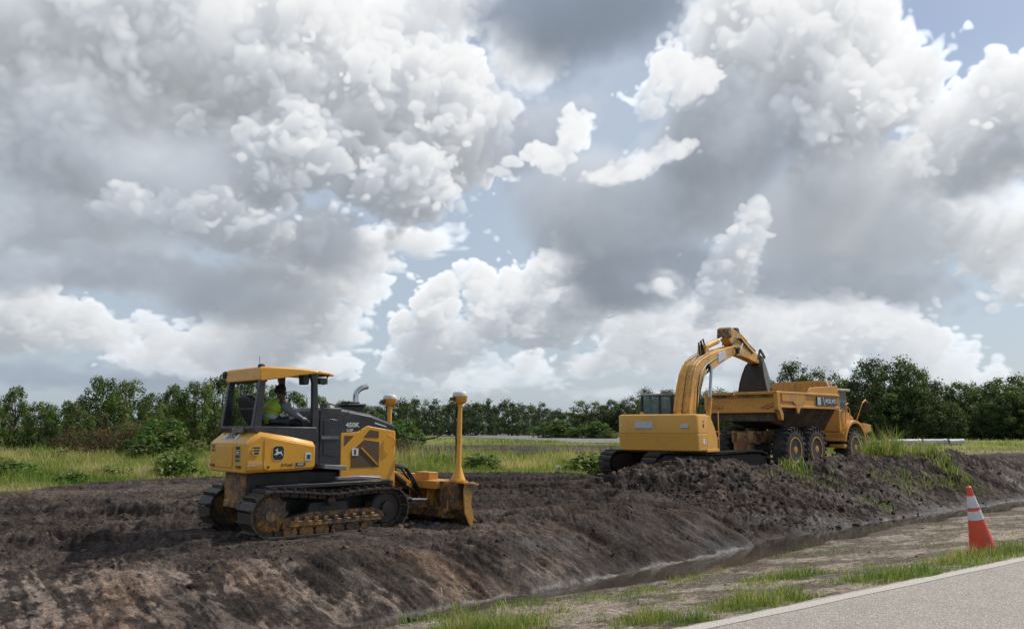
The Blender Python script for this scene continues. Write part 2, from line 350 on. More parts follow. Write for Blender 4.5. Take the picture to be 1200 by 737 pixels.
# ================================================================ world: clear sky + the cloud field
def build_world():
    w = bpy.data.worlds.new('World'); scene.world = w; w.use_nodes = True
    nt = w.node_tree; nt.nodes.clear()
    Cc, A, AZ, EL, hz = cloud_sky()
    H, W = A.shape
    # ease the cloud field out at its sides, so it meets the broken cover elsewhere
    edge = np.clip((SKY_AZ-np.abs(AZ))/5.0, 0, 1)*np.clip((SKY_E1-EL)/5.0, 0, 1)
    A = A*edge; Cc = Cc*edge[..., None]
    im = bpy.data.images.new('cloud_radiance', W, H, alpha=True, float_buffer=True)
    im.colorspace_settings.name = 'Linear Rec.709'; im.alpha_mode = 'CHANNEL_PACKED'
    buf = np.ones((H, W, 4), np.float32); buf[..., :3] = Cc/SKY_K; buf[..., 3] = A
    im.pixels.foreach_set(buf.ravel()); im.update(); im.pack()
    lk = nt.links.new
    tc = nt.nodes.new('ShaderNodeTexCoord').outputs['Generated']
    sp = nt.nodes.new('ShaderNodeSeparateXYZ'); lk(tc, sp.inputs[0])
    def mth(op, a, b=None, c=None):
        n = nt.nodes.new('ShaderNodeMath'); n.operation = op
        for k, v in enumerate((a, b, c)):
            if v is None: continue
            if isinstance(v, bpy.types.NodeSocket): lk(v, n.inputs[k])
            else: n.inputs[k].default_value = v
        return n.outputs[0]
    az = mth('ARCTAN2', sp.outputs[0], sp.outputs[1])
    hor = mth('SQRT', mth('ADD', mth('MULTIPLY', sp.outputs[0], sp.outputs[0]), mth('MULTIPLY', sp.outputs[1], sp.outputs[1])))
    el = mth('ARCTAN2', sp.outputs[2], hor)
    u = mth('MULTIPLY_ADD', az, 1/(2*R(SKY_AZ)), .5); v = mth('MULTIPLY_ADD', el, 1/R(SKY_E1-SKY_E0), -SKY_E0/(SKY_E1-SKY_E0))
    cb = nt.nodes.new('ShaderNodeCombineXYZ'); lk(u, cb.inputs[0]); lk(v, cb.inputs[1])
    ti = nt.nodes.new('ShaderNodeTexImage'); ti.image = im; ti.extension = 'CLIP'; ti.interpolation = 'Cubic'; lk(cb.outputs[0], ti.inputs[0])
    # clear air behind the clouds
    st = nt.nodes.new('ShaderNodeTexSky'); st.sky_type = 'NISHITA'; st.sun_disc = False
    st.sun_elevation = R(SUN_EL); st.sun_rotation = R(SUN_AZ); st.altitude = 10; st.air_density = 1.0; st.dust_density = 1.2; st.ozone_density = 1.2
    # thin veil of high cloud everywhere but the open corner, broken cloud outside the field
    veil_n = N(nt, 'ShaderNodeTexNoise', Scale=3.2, Detail=7.0, Roughness=.6); lk(tc, veil_n.inputs['Vector'])
    opens = mth('MULTIPLY', mth('SMOOTH_MIN', mth('MAXIMUM', mth('MULTIPLY_ADD', az, 1/R(14), -R(13)/R(14)), 0.0), 1.0, .1), mth('MINIMUM', mth('MAXIMUM', mth('MULTIPLY_ADD', el, 1/R(8), -R(15)/R(8)), 0.0), 1.0))
    veil = mth('MULTIPLY', mth('SUBTRACT', 1.0, mth('MULTIPLY', opens, .85)), mth('MULTIPLY_ADD', veil_n.outputs['Fac'], .5, .45))
    low = mth('POWER', mth('SUBTRACT', 1.0, mth('MINIMUM', mth('MAXIMUM', mth('DIVIDE', el, R(30)), 0.0), 1.0)), 2.0)
    veil_c = nt.nodes.new('ShaderNodeMix'); veil_c.data_type = 'RGBA'; lk(low, veil_c.inputs[0]); veil_c.inputs[6].default_value = tuple(x/SKY_K for x in (.56,.63,.73))+(1,); veil_c.inputs[7].default_value = tuple(x/SKY_K for x in (.47,.56,.66))+(1,)
    bg = nt.nodes.new('ShaderNodeMix'); bg.data_type = 'RGBA'; lk(veil, bg.inputs[0]); lk(st.outputs[0], bg.inputs[6]); lk(veil_c.outputs[2], bg.inputs[7])
    inv = mth('SUBTRACT', 1.0, ti.outputs['Alpha'])
    s2 = nt.nodes.new('ShaderNodeVectorMath'); s2.operation = 'SCALE'; lk(bg.outputs[2], s2.inputs[0]); lk(inv, s2.inputs['Scale'])
    ad = nt.nodes.new('ShaderNodeVectorMath'); ad.operation = 'ADD'; lk(ti.outputs['Color'], ad.inputs[0]); lk(s2.outputs[0], ad.inputs[1])
    b = nt.nodes.new('ShaderNodeBackground'); b.inputs['Strength'].default_value = SKY_K; lk(ad.outputs[0], b.inputs[0])
    o = nt.nodes.new('ShaderNodeOutputWorld'); lk(b.outputs[0], o.inputs[0])
SUN_AZ, SUN_EL, SKY_K = 60.0, 48.0, .10
build_world()
sun = bpy.data.lights.new('sun', 'SUN'); sun.energy = 3.5; sun.angle = R(.6); sun.color = (1.0, .95, .87)
so = bpy.data.objects.new('sun', sun); C.objects.link(so)
_d = Vector((math.sin(R(SUN_AZ))*math.cos(R(SUN_EL)), math.cos(R(SUN_AZ))*math.cos(R(SUN_EL)), math.sin(R(SUN_EL))))
so.rotation_euler = _d.to_track_quat('Z', 'Y').to_euler(); so.location = _d*60
cam = bpy.data.cameras.new('camera'); cam.sensor_width = 36; cam.lens = 30.0; cam.clip_start = .05; cam.clip_end = 6000
co_ = bpy.data.objects.new('camera', cam); C.objects.link(co_); co_.location = (0, 0, 1.75); co_.rotation_euler = (R(90+7.4), 0, 0)
scene.camera = co_
vs = scene.view_settings; vs.view_transform = 'Standard'; vs.look = 'None'; vs.exposure = 0.0; vs.gamma = 1.0
scene.cycles.use_denoising = True; scene.cycles.max_bounces = 6; scene.cycles.transparent_max_bounces = 8
scene.cycles.sample_clamp_indirect = 6.0

# ================================================================ terrain
TOE = np.array([(-40,-26),(-20,-7.2),(-8,5.2),(-4,9.0),(-1.34,11.59),(.09,12.93),(1.17,14.02),(2.5,15.58),(3.91,16.87),(6.32,19.64),(8.5,21.76),(12.4,25.34),(16.51,28.6),(26,36.5),(60,64)], float)
RIDGE = np.array([(1.6,24.2,.0),(2.5,24.6,.22),(3.6,25,.52),(4.75,25.2,.74),(5.9,25.5,.66),(7.3,26,.52),(8.75,26.5,.62),(10.2,27.4,.74),(11.6,28.8,.82),(13.5,30,.68),(16,32,.82),(18,33.4,.6),(19.6,34.2,.34),(21.5,35.2,.05),(25,38,.0)], float)
GRASSLINE = np.array([(-60,12),(-22,19.5),(-13.3,22.6),(-12.3,26.2),(-10.6,29.1),(-4.5,32.4),(-1.25,31.6),(2.7,30.6),(6,33.5),(12,44),(22,50),(40,60),(80,90)], float)
RD0, RDD = np.array((1.41,7.68)), np.array((.7985,.6018)); RDN = np.array((-.6018,.7985))
TRACKS = [  # tyre-less cleat prints: polylines of track centres
    [(-18,13.2),(-12,13.0),(-7.5,12.9),(-4.5,13.0)], [(-18,15.2),(-12,14.9),(-7.5,14.9),(-5.2,15.1)],
    [(-17,18.4),(-10,17.2),(-6,17.0)], [(-15,20.6),(-9,19.2),(-6.0,18.9)],
    [(-1,15.0),(1.0,16.9),(3.0,18.9),(5.0,20.6)], [(-1.5,17.2),(.4,18.9),(2.2,20.6)], [(-3,21),(0,21.8),(3.0,22.4)], [(-3,23.6),(0,24.0),(2.6,24.2)], [(-4,27),(0,27.2),(3.0,27.0)]]
def polydist(x, y, P, sgn=True):
    """signed distance to a polyline (left side positive) and arc length of the nearest point"""
    best = np.full(x.shape, 1e18); sd = np.zeros(x.shape); arc = np.zeros(x.shape); a0 = 0.0
    for k in range(len(P)-1):
        ax, ay = P[k][0], P[k][1]; dx, dy = P[k+1][0]-ax, P[k+1][1]-ay; L = math.hypot(dx, dy)
        t = np.clip(((x-ax)*dx+(y-ay)*dy)/(L*L), 0, 1)
        ex, ey = x-ax-t*dx, y-ay-t*dy; d2 = ex*ex+ey*ey
        b = d2 < best
        best = np.where(b, d2, best); arc = np.where(b, a0+t*L, arc)
        sd = np.where(b, np.where(dx*ey-dy*ex >= 0, 1.0, -1.0), sd); a0 += L
    d = np.sqrt(best)
    return (d*sd if sgn else d), arc
TOE_S0 = float(sum(np.linalg.norm(TOE[k+1]-TOE[k]) for k in range(4)))      # arc length at (-1.34, 11.59)
RID_S = np.concatenate([[0], np.cumsum(np.linalg.norm(np.diff(RIDGE[:, :2], axis=0), axis=1))])
def terrain(x, y):
    """height, base colour, wetness, zone masks of the ground at x, y (numpy arrays)"""
    x = np.asarray(x, float); y = np.asarray(y, float)
    dt, s = polydist(x, y, TOE); s = s-TOE_S0
    dr = (x-RD0[0])*RDN[0]+(y-RD0[1])*RDN[1]
    dg, _ = polydist(x, y, GRASSLINE)                    # > 0 : in the field beyond the worked soil
    wob = fbm(x*.55, y*.55, 4, 3)
    dt = dt+.16*wob*np.clip(1-np.abs(dt)/6, 0, 1); dg = dg+.9*fbm(x*.4, y*.4, 5, 12)
    # ---- ditch side: shoulder sloping from the road edge down to the water
    ww = (.62+.60*fbm(s*.35, s*0+1.5, 3, 8))*sstep(1.5, 4.5, s)+.08                      # width of the wet bottom
    side = np.clip(-dt-ww, 0, None); drp = np.clip(dr, 0, None)
    u = drp/(drp+side+1e-3)
    z_sh = -.035-.70*sstep(-.1, 1.05, u)**.9 + .035*fbm(x*1.3, y*1.3, 4, 21)*np.clip(drp*2, 0, 1)*np.clip(side, .3, 1) + .022*fbm(x*7, y*7, 4, 25, .65)*np.clip(drp*3, 0, 1)+.03*np.abs(fbm(x*3.6, y*3.6, 4, 27, .6))*np.clip(drp*2, 0, 1)*np.clip(side*2, 0, 1)
    # ---- bank
    wc = 1.25+3.0*sstep(0, -6.5, s)+.4*sstep(8, 13, s)
    q = np.clip(dt, 0, None)/wc
    prof = np.where(q < .85, q*.94, .80+.20*(1-np.exp(-(q-.85)*3.6)))
    clod = fbm(x*3.1, y*3.1, 5, 41, .62); clod2 = np.abs(fbm(x*1.7, y*1.7, 4, 45)); fine = fbm(x*8.5, y*8.5, 4, 49, .66); crumb = np.abs(fbm(x*5.2+3, y*5.2, 4, 53, .62))
    # grooves of the excavator bucket, slanting down the face
    ga = s+np.clip(dt, 0, 5)*np.interp(s, [-8,-3,0,14], [-.55,-.1,.45,.5])
    g1 = vnoise(ga*2.6, dt*.22, 31); g2 = vnoise(ga*7.5, dt*.35, 32); g3 = fbm(ga*1.3, dt*.5, 3, 33)
    onb = sstep(0, .15, q)*(1-sstep(.9, 1.35, q))
    ga2 = ga+.22*fbm(x*1.1, y*1.1, 3, 37); g4 = fbm(ga2*5.5, dt*.55, 4, 36, .6); lf = sstep(.5, -2.5, s); g5 = fbm(ga2*12, dt*.8, 3, 39, .6); torn = sstep(-.1, .4, fbm(ga*.8, dt*.9, 3, 38)); groove = (.075*g1+.085*g4+.045*g5+.05*g3+(.05-.02*lf)*crumb*torn+.02*clod*torn+.020*fine-.015)
    z_pl = .05*fbm(x*.35, y*.35, 3, 51)
    z_bk = -.74+.74*prof
    z = np.where(dt > 0, z_bk+z_pl*np.clip(q-.6, 0, 1), 0)
    z = z+onb*groove*(1-.55*lf)*np.where(dt > 0, 1, 0)
    # ---- worked soil: long ruts and cleat prints
    work = np.where(dt > 0, sstep(.75, 1.3, q), 0)*(1-sstep(-.6, .5, dg))
    prints = np.zeros_like(x); near_tr = np.zeros_like(x)
    for P in TRACKS:
        d, a = polydist(x, y, P, False)
        inn = 1-sstep(.19, .27, d); edge = np.exp(-((d-.36)/.10)**2); end = np.clip(a*1.2, 0, 1)
        prints = prints+inn*end*(-.085+.075*(np.abs(np.sin(a*math.pi/.19))**2)*(1+.4*clod))+edge*end*.085*(1+1.2*clod)
        near_tr = np.maximum(near_tr, inn*end)
    rut_dir = y*.97-x*.16+.5*fbm(x*.12, y*.12, 2, 58)
    rr = vnoise(rut_dir*1.9, x*.10, 61); rr2 = vnoise(rut_dir*4.4, x*.16, 62)
    rr3 = vnoise(rut_dir*9.5, x*.5, 63); grit = fbm(x*16, y*16, 3, 57, .7); chop = np.abs(fbm(x*6.5+.6*rr, rut_dir*13, 3, 65, .6)); z = z+work*prints+work*(1-.72*near_tr)*(.080*rr+.070*rr2+.045*rr3+.028*clod+.030*fine+.022*grit+.055*chop+.03*crumb-.02)
    # ---- spoil heap along the crest
    d, a = polydist(x, y, RIDGE)
    hc = np.interp(a, RID_S, RIDGE[:, 2])
    over = np.where(d < 0, .40, .50)
    lump = .10*clod2+.09*clod+.065*fine+.15*crumb+.035*fbm(x*16, y*16, 3, 57, .7)+.18*fbm(x*.9, y*.9, 3, 71)-.06
    z_h = hc+.16-np.sqrt((d*over)**2+.025)+lump*.75
    # on the ditch side the heap runs straight down to the water
    fr_ = np.clip(dt, 0, None)/(np.clip(dt, 0, None)+np.abs(d)+1e-6); streak = .10*vnoise(ga*1.6, dt*.25, 73)+.06*vnoise(ga*4.5, dt*.5, 74)
    z_f = -.76+(hc+.80)*(fr_*.80+.20*fr_*fr_)+(lump*.9+streak)*np.clip(dt*1.2, 0, 1)
    z_h = np.where(d < 0, np.where(hc > .12, np.minimum(z_f, z_h+.35), z_h), z_h)
    wf = sstep(1.5, 5, s)*sstep(.10, .30, hc)*(d < 0)*(dt > 0)*(1-sstep(26, 30, s)); z = z*(1-wf)+np.minimum(z, z_f-.02)*wf
    isl = np.where(dt > .05, 1.0, 0.0)*sstep(-.25, .12, z_h-z)*(hc > .01)
    z = np.where((dt > .02), np.maximum(z, np.where(hc > .005, z_h, -9)), z)
    # ---- join with the shoulder
    z = np.where(dt <= 0, np.where(side > 0, z_sh, -.80+.05*wob), np.maximum(z, -.80))
    blend = sstep(0, .35, side); z = np.where((dt <= 0) & (side > 0), -.79*(1-blend)+z_sh*blend, z)
    # ---- field beyond
    fld = sstep(-.5, .8, dg)
    humps = (.10*fbm(x*.25, y*.25, 4, 81)+.03*fbm(x*1.4, y*1.4, 3, 84))*(1-.92*sstep(62, 80, np.hypot(x, y)))
    z = z*(1-fld)+fld*humps*np.clip(1.2-np.abs(x)/400, 0, 1)
    # stripped soil in the middle distance, with low heaps
    az = np.arctan2(x, y); rad = np.hypot(x, y)
    bare = sstep(43, 48, rad+4*fbm(x*.15, y*.15, 3, 88))*(1-sstep(74, 80, rad))*sstep(-.16, -.10, az)*(1-sstep(.24, .30, az))
    z = z+bare*(1-.75*sstep(55, 66, rad))*(.50*np.clip(fbm(x*.22, y*.16, 4, 91)+.05, 0, 1)**.8+.20*np.abs(fbm(x*.9, y*.9, 4, 93)))
    # pit for the lorry's standing, a little lower than the platform
    pit = np.exp(-(((x-12.2)/4.5)**2+((y-39.2)/4.5)**2)**2); z = z*(1-pit)-.235*pit
    pad = np.exp(-(((x-5.95)/3.1)**2+((y-30.2)/2.4)**2)**3); z = np.where(pad > .02, np.minimum(z, .03)*pad+z*(1-pad), z)
    dz = np.exp(-(((x+3.75)/2.2)**2+((y-14.1)/1.9)**2)**3); z = z*(1-dz*.6)+.075*dz
    z = np.where(dr < 0, np.where(dr > -7.6, -.045, -.06+humps*.3), z)
    # ================= colours: what the soil is, not how it is lit
    def col(c): return np.array(c)[None, :]
    n_big, n_mid, n_fine = fbm(x*.7, y*.7, 4, 101), fbm(x*2.4, y*2.4, 4, 105, .6), fbm(x*9, y*9, 3, 109, .6)
    mud = col((.066,.051,.042))*(1+.75*n_mid[:, None]+.55*n_fine[:, None])+col((.035,.022,.014))*sstep(.0, .6, n_big)[:, None]
    c = mud.copy()
    dry = sstep(.10, .55, fbm(rut_dir*1.6, x*.25, 4, 121)+.25*n_fine)
    trk = near_tr*work; c = c*(1-.30*trk[:, None]); c = c*(1-.6*(dry*work)[:, None])+col((.165,.124,.098))*.6*(dry*work)[:, None]
    # bank face: streaks of pale sand, orange subsoil and blue-grey clay
    st1 = fbm(ga2*2.6, dt*.8, 6, 131, .74); st2 = fbm(ga*.55+7, dt*.5, 3, 135); st3 = fbm(ga*.5-3, dt*.6, 3, 139)
    sand = sstep(.06, .26, st1+.30*n_mid+.26*n_fine+.24*sstep(1, -5, s))*onb; oran = sstep(.34, .52, st2+.35*st1+.25*n_fine)*onb; clay = sstep(.20, .34, st3+.3*st1+.15*n_fine)*onb*sstep(.05, .35, 1-q)
    left = sstep(1.5, -2.5, s)
    for m_, cc, k in ((sand*(1-.92*sstep(2.0, 6, s)), (.275,.215,.172), .50+.34*left), (oran*(1-.6*sstep(3, 7, s)), (.24,.145,.09), .34), (clay*(1-.92*sstep(2.0, 6, s)), (.125,.119,.115), .65)):
        c = c*(1-(m_*k)[:, None])+col(cc)*(1+.3*n_fine[:, None])*(m_*k)[:, None]
    wetspot = sstep(.05, .4, fbm(ga*.9, dt*.8, 4, 143))*onb
    c = c*(1-.45*wetspot[:, None])
    salt = np.exp(-((dt-.05-.07*n_mid)/.034)**2)*sstep(-.15, .10, fbm(x*2.0, y*2.0, 4, 147, .65))*sstep(-1.5, 1.0, s)      # pale foam and silt along the water's edge
    c = c*(1-.55*salt[:, None])+col((.42,.39,.345))*.55*salt[:, None]
    drk = np.where(dt > .12, 1, 0)*sstep(2.5, 7.5, s)*(1-fld); c = c*(1-.34*drk[:, None])
    heap = (isl*(1-sstep(.5, 1.2, dg)))
    hm = col((.036,.0265,.022))*(1+.9*n_mid[:, None]+.8*n_fine[:, None])+col((.075,.055,.043))*sstep(.12, .4, n_fine+.5*crumb+.5*clod-.1)[:, None]
    c = c*(1-heap[:, None])+hm*heap[:, None]
    # shoulder: dry pale sand, darker muck in patches
    sh = np.where((dt <= 0) & (dr >= -7.6), 1.0, 0.0)
    shc = col((.345,.285,.218))*(1+.28*n_mid[:, None]+.25*n_fine[:, None])
    mk = sstep(-.02, .18, fbm(x*1.2, y*1.2, 6, 151, .68)+.22*n_fine+.25*np.exp(-np.clip(side-.3, 0, None)*1.2))
    shc = shc*(1-.72*mk[:, None])+col((.095,.072,.053))*.72*mk[:, None]
    wetb = np.exp(-np.clip(side-.05, 0, None)*1.6)*sstep(0.5, 3, s)
    shc = shc*(1-.55*wetb[:, None])
    c = c*(1-sh[:, None])+shc*sh[:, None]
    # field soil and thatch under the grass
    gr = fld*(1-bare)
    th = col((.15,.155,.055))*(1+.3*n_mid[:, None])+col((.13,.10,.04))*sstep(0, .6, n_big)[:, None]
    c = c*(1-gr[:, None])+th*gr[:, None]
    far = sstep(60, 110, rad)*gr
    farc = col((.155,.180,.052))*(1+.25*fbm(x*.05, y*.12, 4, 161)[:, None])
    c = c*(1-far[:, None])+farc*far[:, None]
    redd = gr*sstep(.15, .4, fbm(x*.22+3, y*.22, 3, 166))*sstep(30, 36, rad)*(1-sstep(52, 60, rad))
    c = c*(1-.6*redd[:, None])+col((.17,.085,.048))*.6*redd[:, None]
    bc = col((.048,.035,.028))*(1+.6*n_mid[:, None])+col((.06,.045,.032))*sstep(.0, .5, n_big)[:, None]
    c = c*(1-bare[:, None])+bc*bare[:, None]
    sandp = sstep(50, 54, rad)*(1-sstep(66, 72, rad))*sstep(.40, .45, az)*fld*.8
    c = c*(1-sandp[:, None])+col((.33,.26,.17))*sandp[:, None]
    wet = np.clip(.55*wetspot+.5*clay+.9*np.exp(-((dt)/.22)**2)*sstep(-1, 1, s)+.35*wetb*sh, 0, 1)
    return z, np.clip(c, .008, .8), wet, dict(dt=dt, s=s, dr=dr, dg=dg, bare=bare, rad=rad, az=az, fld=fld, heap=heap, onb=onb, work=work, mk=mk, side=side)
def zat(x, y): return float(terrain(np.array([x]), np.array([y]))[0][0])
def soil_material():
    m, nt, p = newmat('soil'); co = objco(nt)
    at = nt.nodes.new('ShaderNodeAttribute'); at.attribute_name = 'soil'
    wt = nt.nodes.new('ShaderNodeAttribute'); wt.attribute_name = 'wet'
    n1 = noise(nt, 14, 8, .68, co); n2 = noise(nt, 70, 5, .65, co)
    v = ramp(nt, n1, [(.30, .38), (.52, 1.0), (.72, 1.75)]); v2 = ramp(nt, n2, [(.32, .55), (.68, 1.5)])
    col = mixc(nt, 1.0, mixc(nt, 1.0, at.outputs['Color'], v, 'MULTIPLY'), v2, 'MULTIPLY')
    nt.links.new(col, p.inputs['Base Color'])
    rg = nt.nodes.new('ShaderNodeMapRange'); nt.links.new(wt.outputs['Fac'], rg.inputs[0]); rg.inputs[3].default_value = .88; rg.inputs[4].default_value = .34
    nt.links.new(rg.outputs[0], p.inputs['Roughness']); p.inputs['Specular IOR Level'].default_value = .16
    b1 = N(nt, 'ShaderNodeBump', Strength=.9, Distance=.035); nt.links.new(n1, b1.inputs['Height']); b1.inputs['Distance'].default_value = .05
    b2 = N(nt, 'ShaderNodeBump', Strength=.9, Distance=.016); nt.links.new(n2, b2.inputs['Height']); nt.links.new(b1.outputs[0], b2.inputs['Normal'])
    nt.links.new(b2.outputs[0], p.inputs['Normal'])
    return m
M['soil'] = soil_material()
def build_ground():
    rad = np.concatenate([[.05, .6, 1.4, 2.4, 3.2], 4.0*np.exp(np.arange(0, 120)*.0058), 8.02*np.exp(np.arange(0, 580)*.0026), 36.3*np.exp(np.arange(0, 70)*.0062)])
    far0 = rad[-1]; rad = np.concatenate([rad, far0*np.exp(np.arange(1, 90)*.046)])
    rad = rad[rad < 5200]
    a1 = np.arange(-42, 42.01, .075); a0 = np.arange(-180, -42, 2.0); a2 = np.arange(42+1.2, 180, 2.0)
    ang = np.radians(np.concatenate([a0, a1, a2]))
    A, RR = np.meshgrid(ang, rad); x = (RR*np.sin(A)).ravel(); y = (RR*np.cos(A)).ravel()
    z, c, wet, k = terrain(x, y)
    n, m = len(rad), len(ang)
    i = np.arange(n-1)[:, None]*m; j = np.arange(m)[None, :]; j2 = (j+1) % m
    F = np.stack([i+j, i+j2, i+m+j2, i+m+j], -1).reshape(-1, 4)[:, ::-1]
    o = npmesh('ground', np.stack([x, y, z], 1), F, M['soil'], {'soil': c, 'wet': np.repeat(wet[:, None], 3, 1)}, smooth=True)
    return tag(o, kind='structure')
build_ground()

# ---- water standing in the ditch bottom
def water():
    m, nt, p = newmat('ditch_water'); co = objco(nt)
    nt.links.new(mixc(nt, ramp(nt, noise(nt, .9, 5, .6, co), [(.35, 0.0), (.7, 1.0)]), (.034,.027,.021), (.075,.058,.043)), p.inputs['Base Color'])
    p.inputs['Roughness'].default_value = .045; p.inputs['IOR'].default_value = 1.33
    b = N(nt, 'ShaderNodeBump', Strength=.15, Distance=.01); nt.links.new(noise(nt, 9, 4, .5, co), b.inputs['Height']); nt.links.new(b.outputs[0], p.inputs['Normal'])
    mb = MB(); pts = TOE[4:]
    L = [(p_[0]-.9, p_[1]+.9, -.745) for p_ in pts]; Rr = [(p_[0]+1.0, p_[1]-1.0, -.745) for p_ in pts]
    n = len(pts); mb.add(L+Rr, [(i, n+i, n+i+1, i+1) for i in range(n-1)])
    return tag(mb.build('ditch_water', m), kind='structure')
water()

# ---- road: asphalt sheet with a painted edge line
def road():
    m, nt, p = newmat('asphalt'); co = objco(nt)
    n1 = noise(nt, 260, 3, .7, co); n2 = noise(nt, 2.2, 5, .6, co); vo = N(nt, 'ShaderNodeTexVoronoi', Scale=95.0); nt.links.new(co, vo.inputs['Vector'])
    stone = ramp(nt, vo.outputs['Color'], [(.15, .60), (.62, .95), (.9, 1.75)])
    base = mixc(nt, ramp(nt, n2, [(.3, 0.0), (.75, 1.0)]), (.325,.283,.238), (.375,.328,.278))
    col = mixc(nt, 1.0, mixc(nt, 1.0, base, stone, 'MULTIPLY'), ramp(nt, n1, [(.25, .75), (.75, 1.25)]), 'MULTIPLY')
    nt.links.new(col, p.inputs['Base Color']); p.inputs['Roughness'].default_value = .82
    b = N(nt, 'ShaderNodeBump', Strength=.6, Distance=.006); nt.links.new(vo.outputs['Distance'], b.inputs['Height']); nt.links.new(b.outputs[0], p.inputs['Normal'])
    # edge with small crumbling
    P = lambda s, d, z: (RD0[0]+RDD[0]*s+RDN[0]*d, RD0[1]+RDD[1]*s+RDN[1]*d, z)
    ss = np.concatenate([[-300, -60, -20], np.arange(-8, 34, .06), [60, 120, 400]])
    top, bot = [], []
    for s_ in ss:
        e = .05*float(fbm(np.array([s_*1.3]), np.array([.5]), 4, 201)[0])+.018*float(vnoise(np.array([s_*9.0]), np.array([2.5]), 207)[0])+.05
        top.append((e, s_))
    mb = MB(); v = []; f = []
    for e, s_ in top: v += [P(s_, -7.3, .0), P(s_, e-.05, .0), P(s_, e+.01, -.012), P(s_, e+.06, -.09)]
    for i in range(len(top)-1):
        for k in range(3): f.append((i*4+k, i*4+k+1, i*4+k+5, i*4+k+4))
    mb.add(v, f); tag(mb.build('road', m), kind='structure')
    m2, nt, p = newmat('edge_line_paint'); co = objco(nt)
    wear = ramp(nt, noise(nt, 42, 8, .75, co), [(.40, 0.0), (.60, 1.0)])
    nt.links.new(mixc(nt, wear, (.37,.325,.275), (.56,.515,.45)), p.inputs['Base Color']); p.inputs['Roughness'].default_value = .75
    mb = MB(); v = [P(s_, -.165+.006*math.sin(s_*3), .004) for s_ in ss]+[P(s_, -.015+.006*math.sin(s_*5.3), .004) for s_ in ss]; n = len(ss)
    mb.add(v, [(i, i+1, n+i+1, n+i) for i in range(n-1)]); tag(mb.build('road_line', m2), kind='structure')
road()
# ---- pale paved strip far off
def far_road():
    m, nt, p = newmat('old_paving'); co = objco(nt)
    nt.links.new(mixc(nt, ramp(nt, noise(nt, .15, 6, .65, co), [(.35, 0.0), (.7, 1.0)]), (.17,.163,.158), (.235,.225,.217)), p.inputs['Base Color']); p.inputs['Roughness'].default_value = .9
    mb = MB(); mb.add([(7.0,86,.05),(19,82,.05),(40,88,.05),(40,175,.05),(16,182,.05),(-42,300,.05),(-60,300,.05)], [(0,1,2,3,4,5,6)])
    tag(mb.build('far_road', m), kind='structure')
far_road()

# ================================================================ crawler machines: shared track builder
def belt_path(circles, sag=0.0, step=.16, sagspan=None):
    """closed loop round circles (x, z, r) given rear to front: bottom run straight, top run slack"""
    (x0,z0,r0), (x1,z1,r1) = circles[0], circles[-1]
    pts = []
    low = max(z0-r0, z1-r1)
    for k in range(25):                                # rear wheel, bottom -> back -> top
        a = -math.pi/2-math.pi*k/24; pts.append((x0+r0*math.cos(a), z0+r0*math.sin(a)))
    n = 28
    for k in range(1, n):                               # top run
        t = k/n; x = x0+(x1-x0)*t; z = (z0+r0)*(1-t)+(z1+r1)*t
        z += sag*math.sin(math.pi*t)+.35*abs(sag)*math.sin(3*math.pi*t)
        pts.append((x, z))
    for k in range(25):
        a = math.pi/2-math.pi*k/24; pts.append((x1+r1*math.cos(a), z1+r1*math.sin(a)))
    pts.append(pts[0])
    P = np.array(pts); d = np.concatenate([[0], np.cumsum(np.hypot(*np.diff(P, axis=0).T))])
    cnt = int(round(d[-1]/step)); s = np.arange(cnt)*d[-1]/cnt
    q = lambda s_: np.stack([np.interp(s_ % d[-1], d, P[:, 0]), np.interp(s_ % d[-1], d, P[:, 1])], -1)
    a, b = q(s-.03), q(s+.03); t = b-a; t /= np.linalg.norm(t, axis=1)[:, None]
    return q(s), t, d[-1]/cnt
def shoes(mb, path, yc, w, th=.028, bar=.045, bars=1):
    P, T, st = path
    for (x, z), (tx, tz) in zip(P, T):
        nx, nz = tz, -tx                                 # pointing out of the loop
        cx = (max(p[0] for p in P)+min(p[0] for p in P))/2
        if (x-cx)*nx+(z-.42)*nz < 0: nx, nz = -nx, -nz
        j = random.uniform(-.004, .004)
        def pt(u, o, y): return (x+tx*u+nx*(o+j), y, z+tz*u+nz*(o+j))
        h = st*.47
        mb.loft([[pt(-h, 0, y), pt(h, 0, y), pt(h, th, y), pt(-h, th, y)] for y in (yc-w/2, yc+w/2)])
        for k in range(bars):
            u0 = -h*.95+k*2*h/max(bars, 1)*.62
            mb.loft([[pt(u0, th*.9, y), pt(u0+.028, th*.9, y), pt(u0+.020, th+bar, y), pt(u0+.004, th+bar, y)] for y in (yc-w/2+.01, yc+w/2-.01)])
        # link below the shoe
        for yy in (yc-.09, yc+.05):
            mb.loft([[pt(-h*.9, -.07, y), pt(h*.9, -.07, y), pt(h*.9, .002, y), pt(-h*.9, .002, y)] for y in (yy, yy+.04)])
    return mb

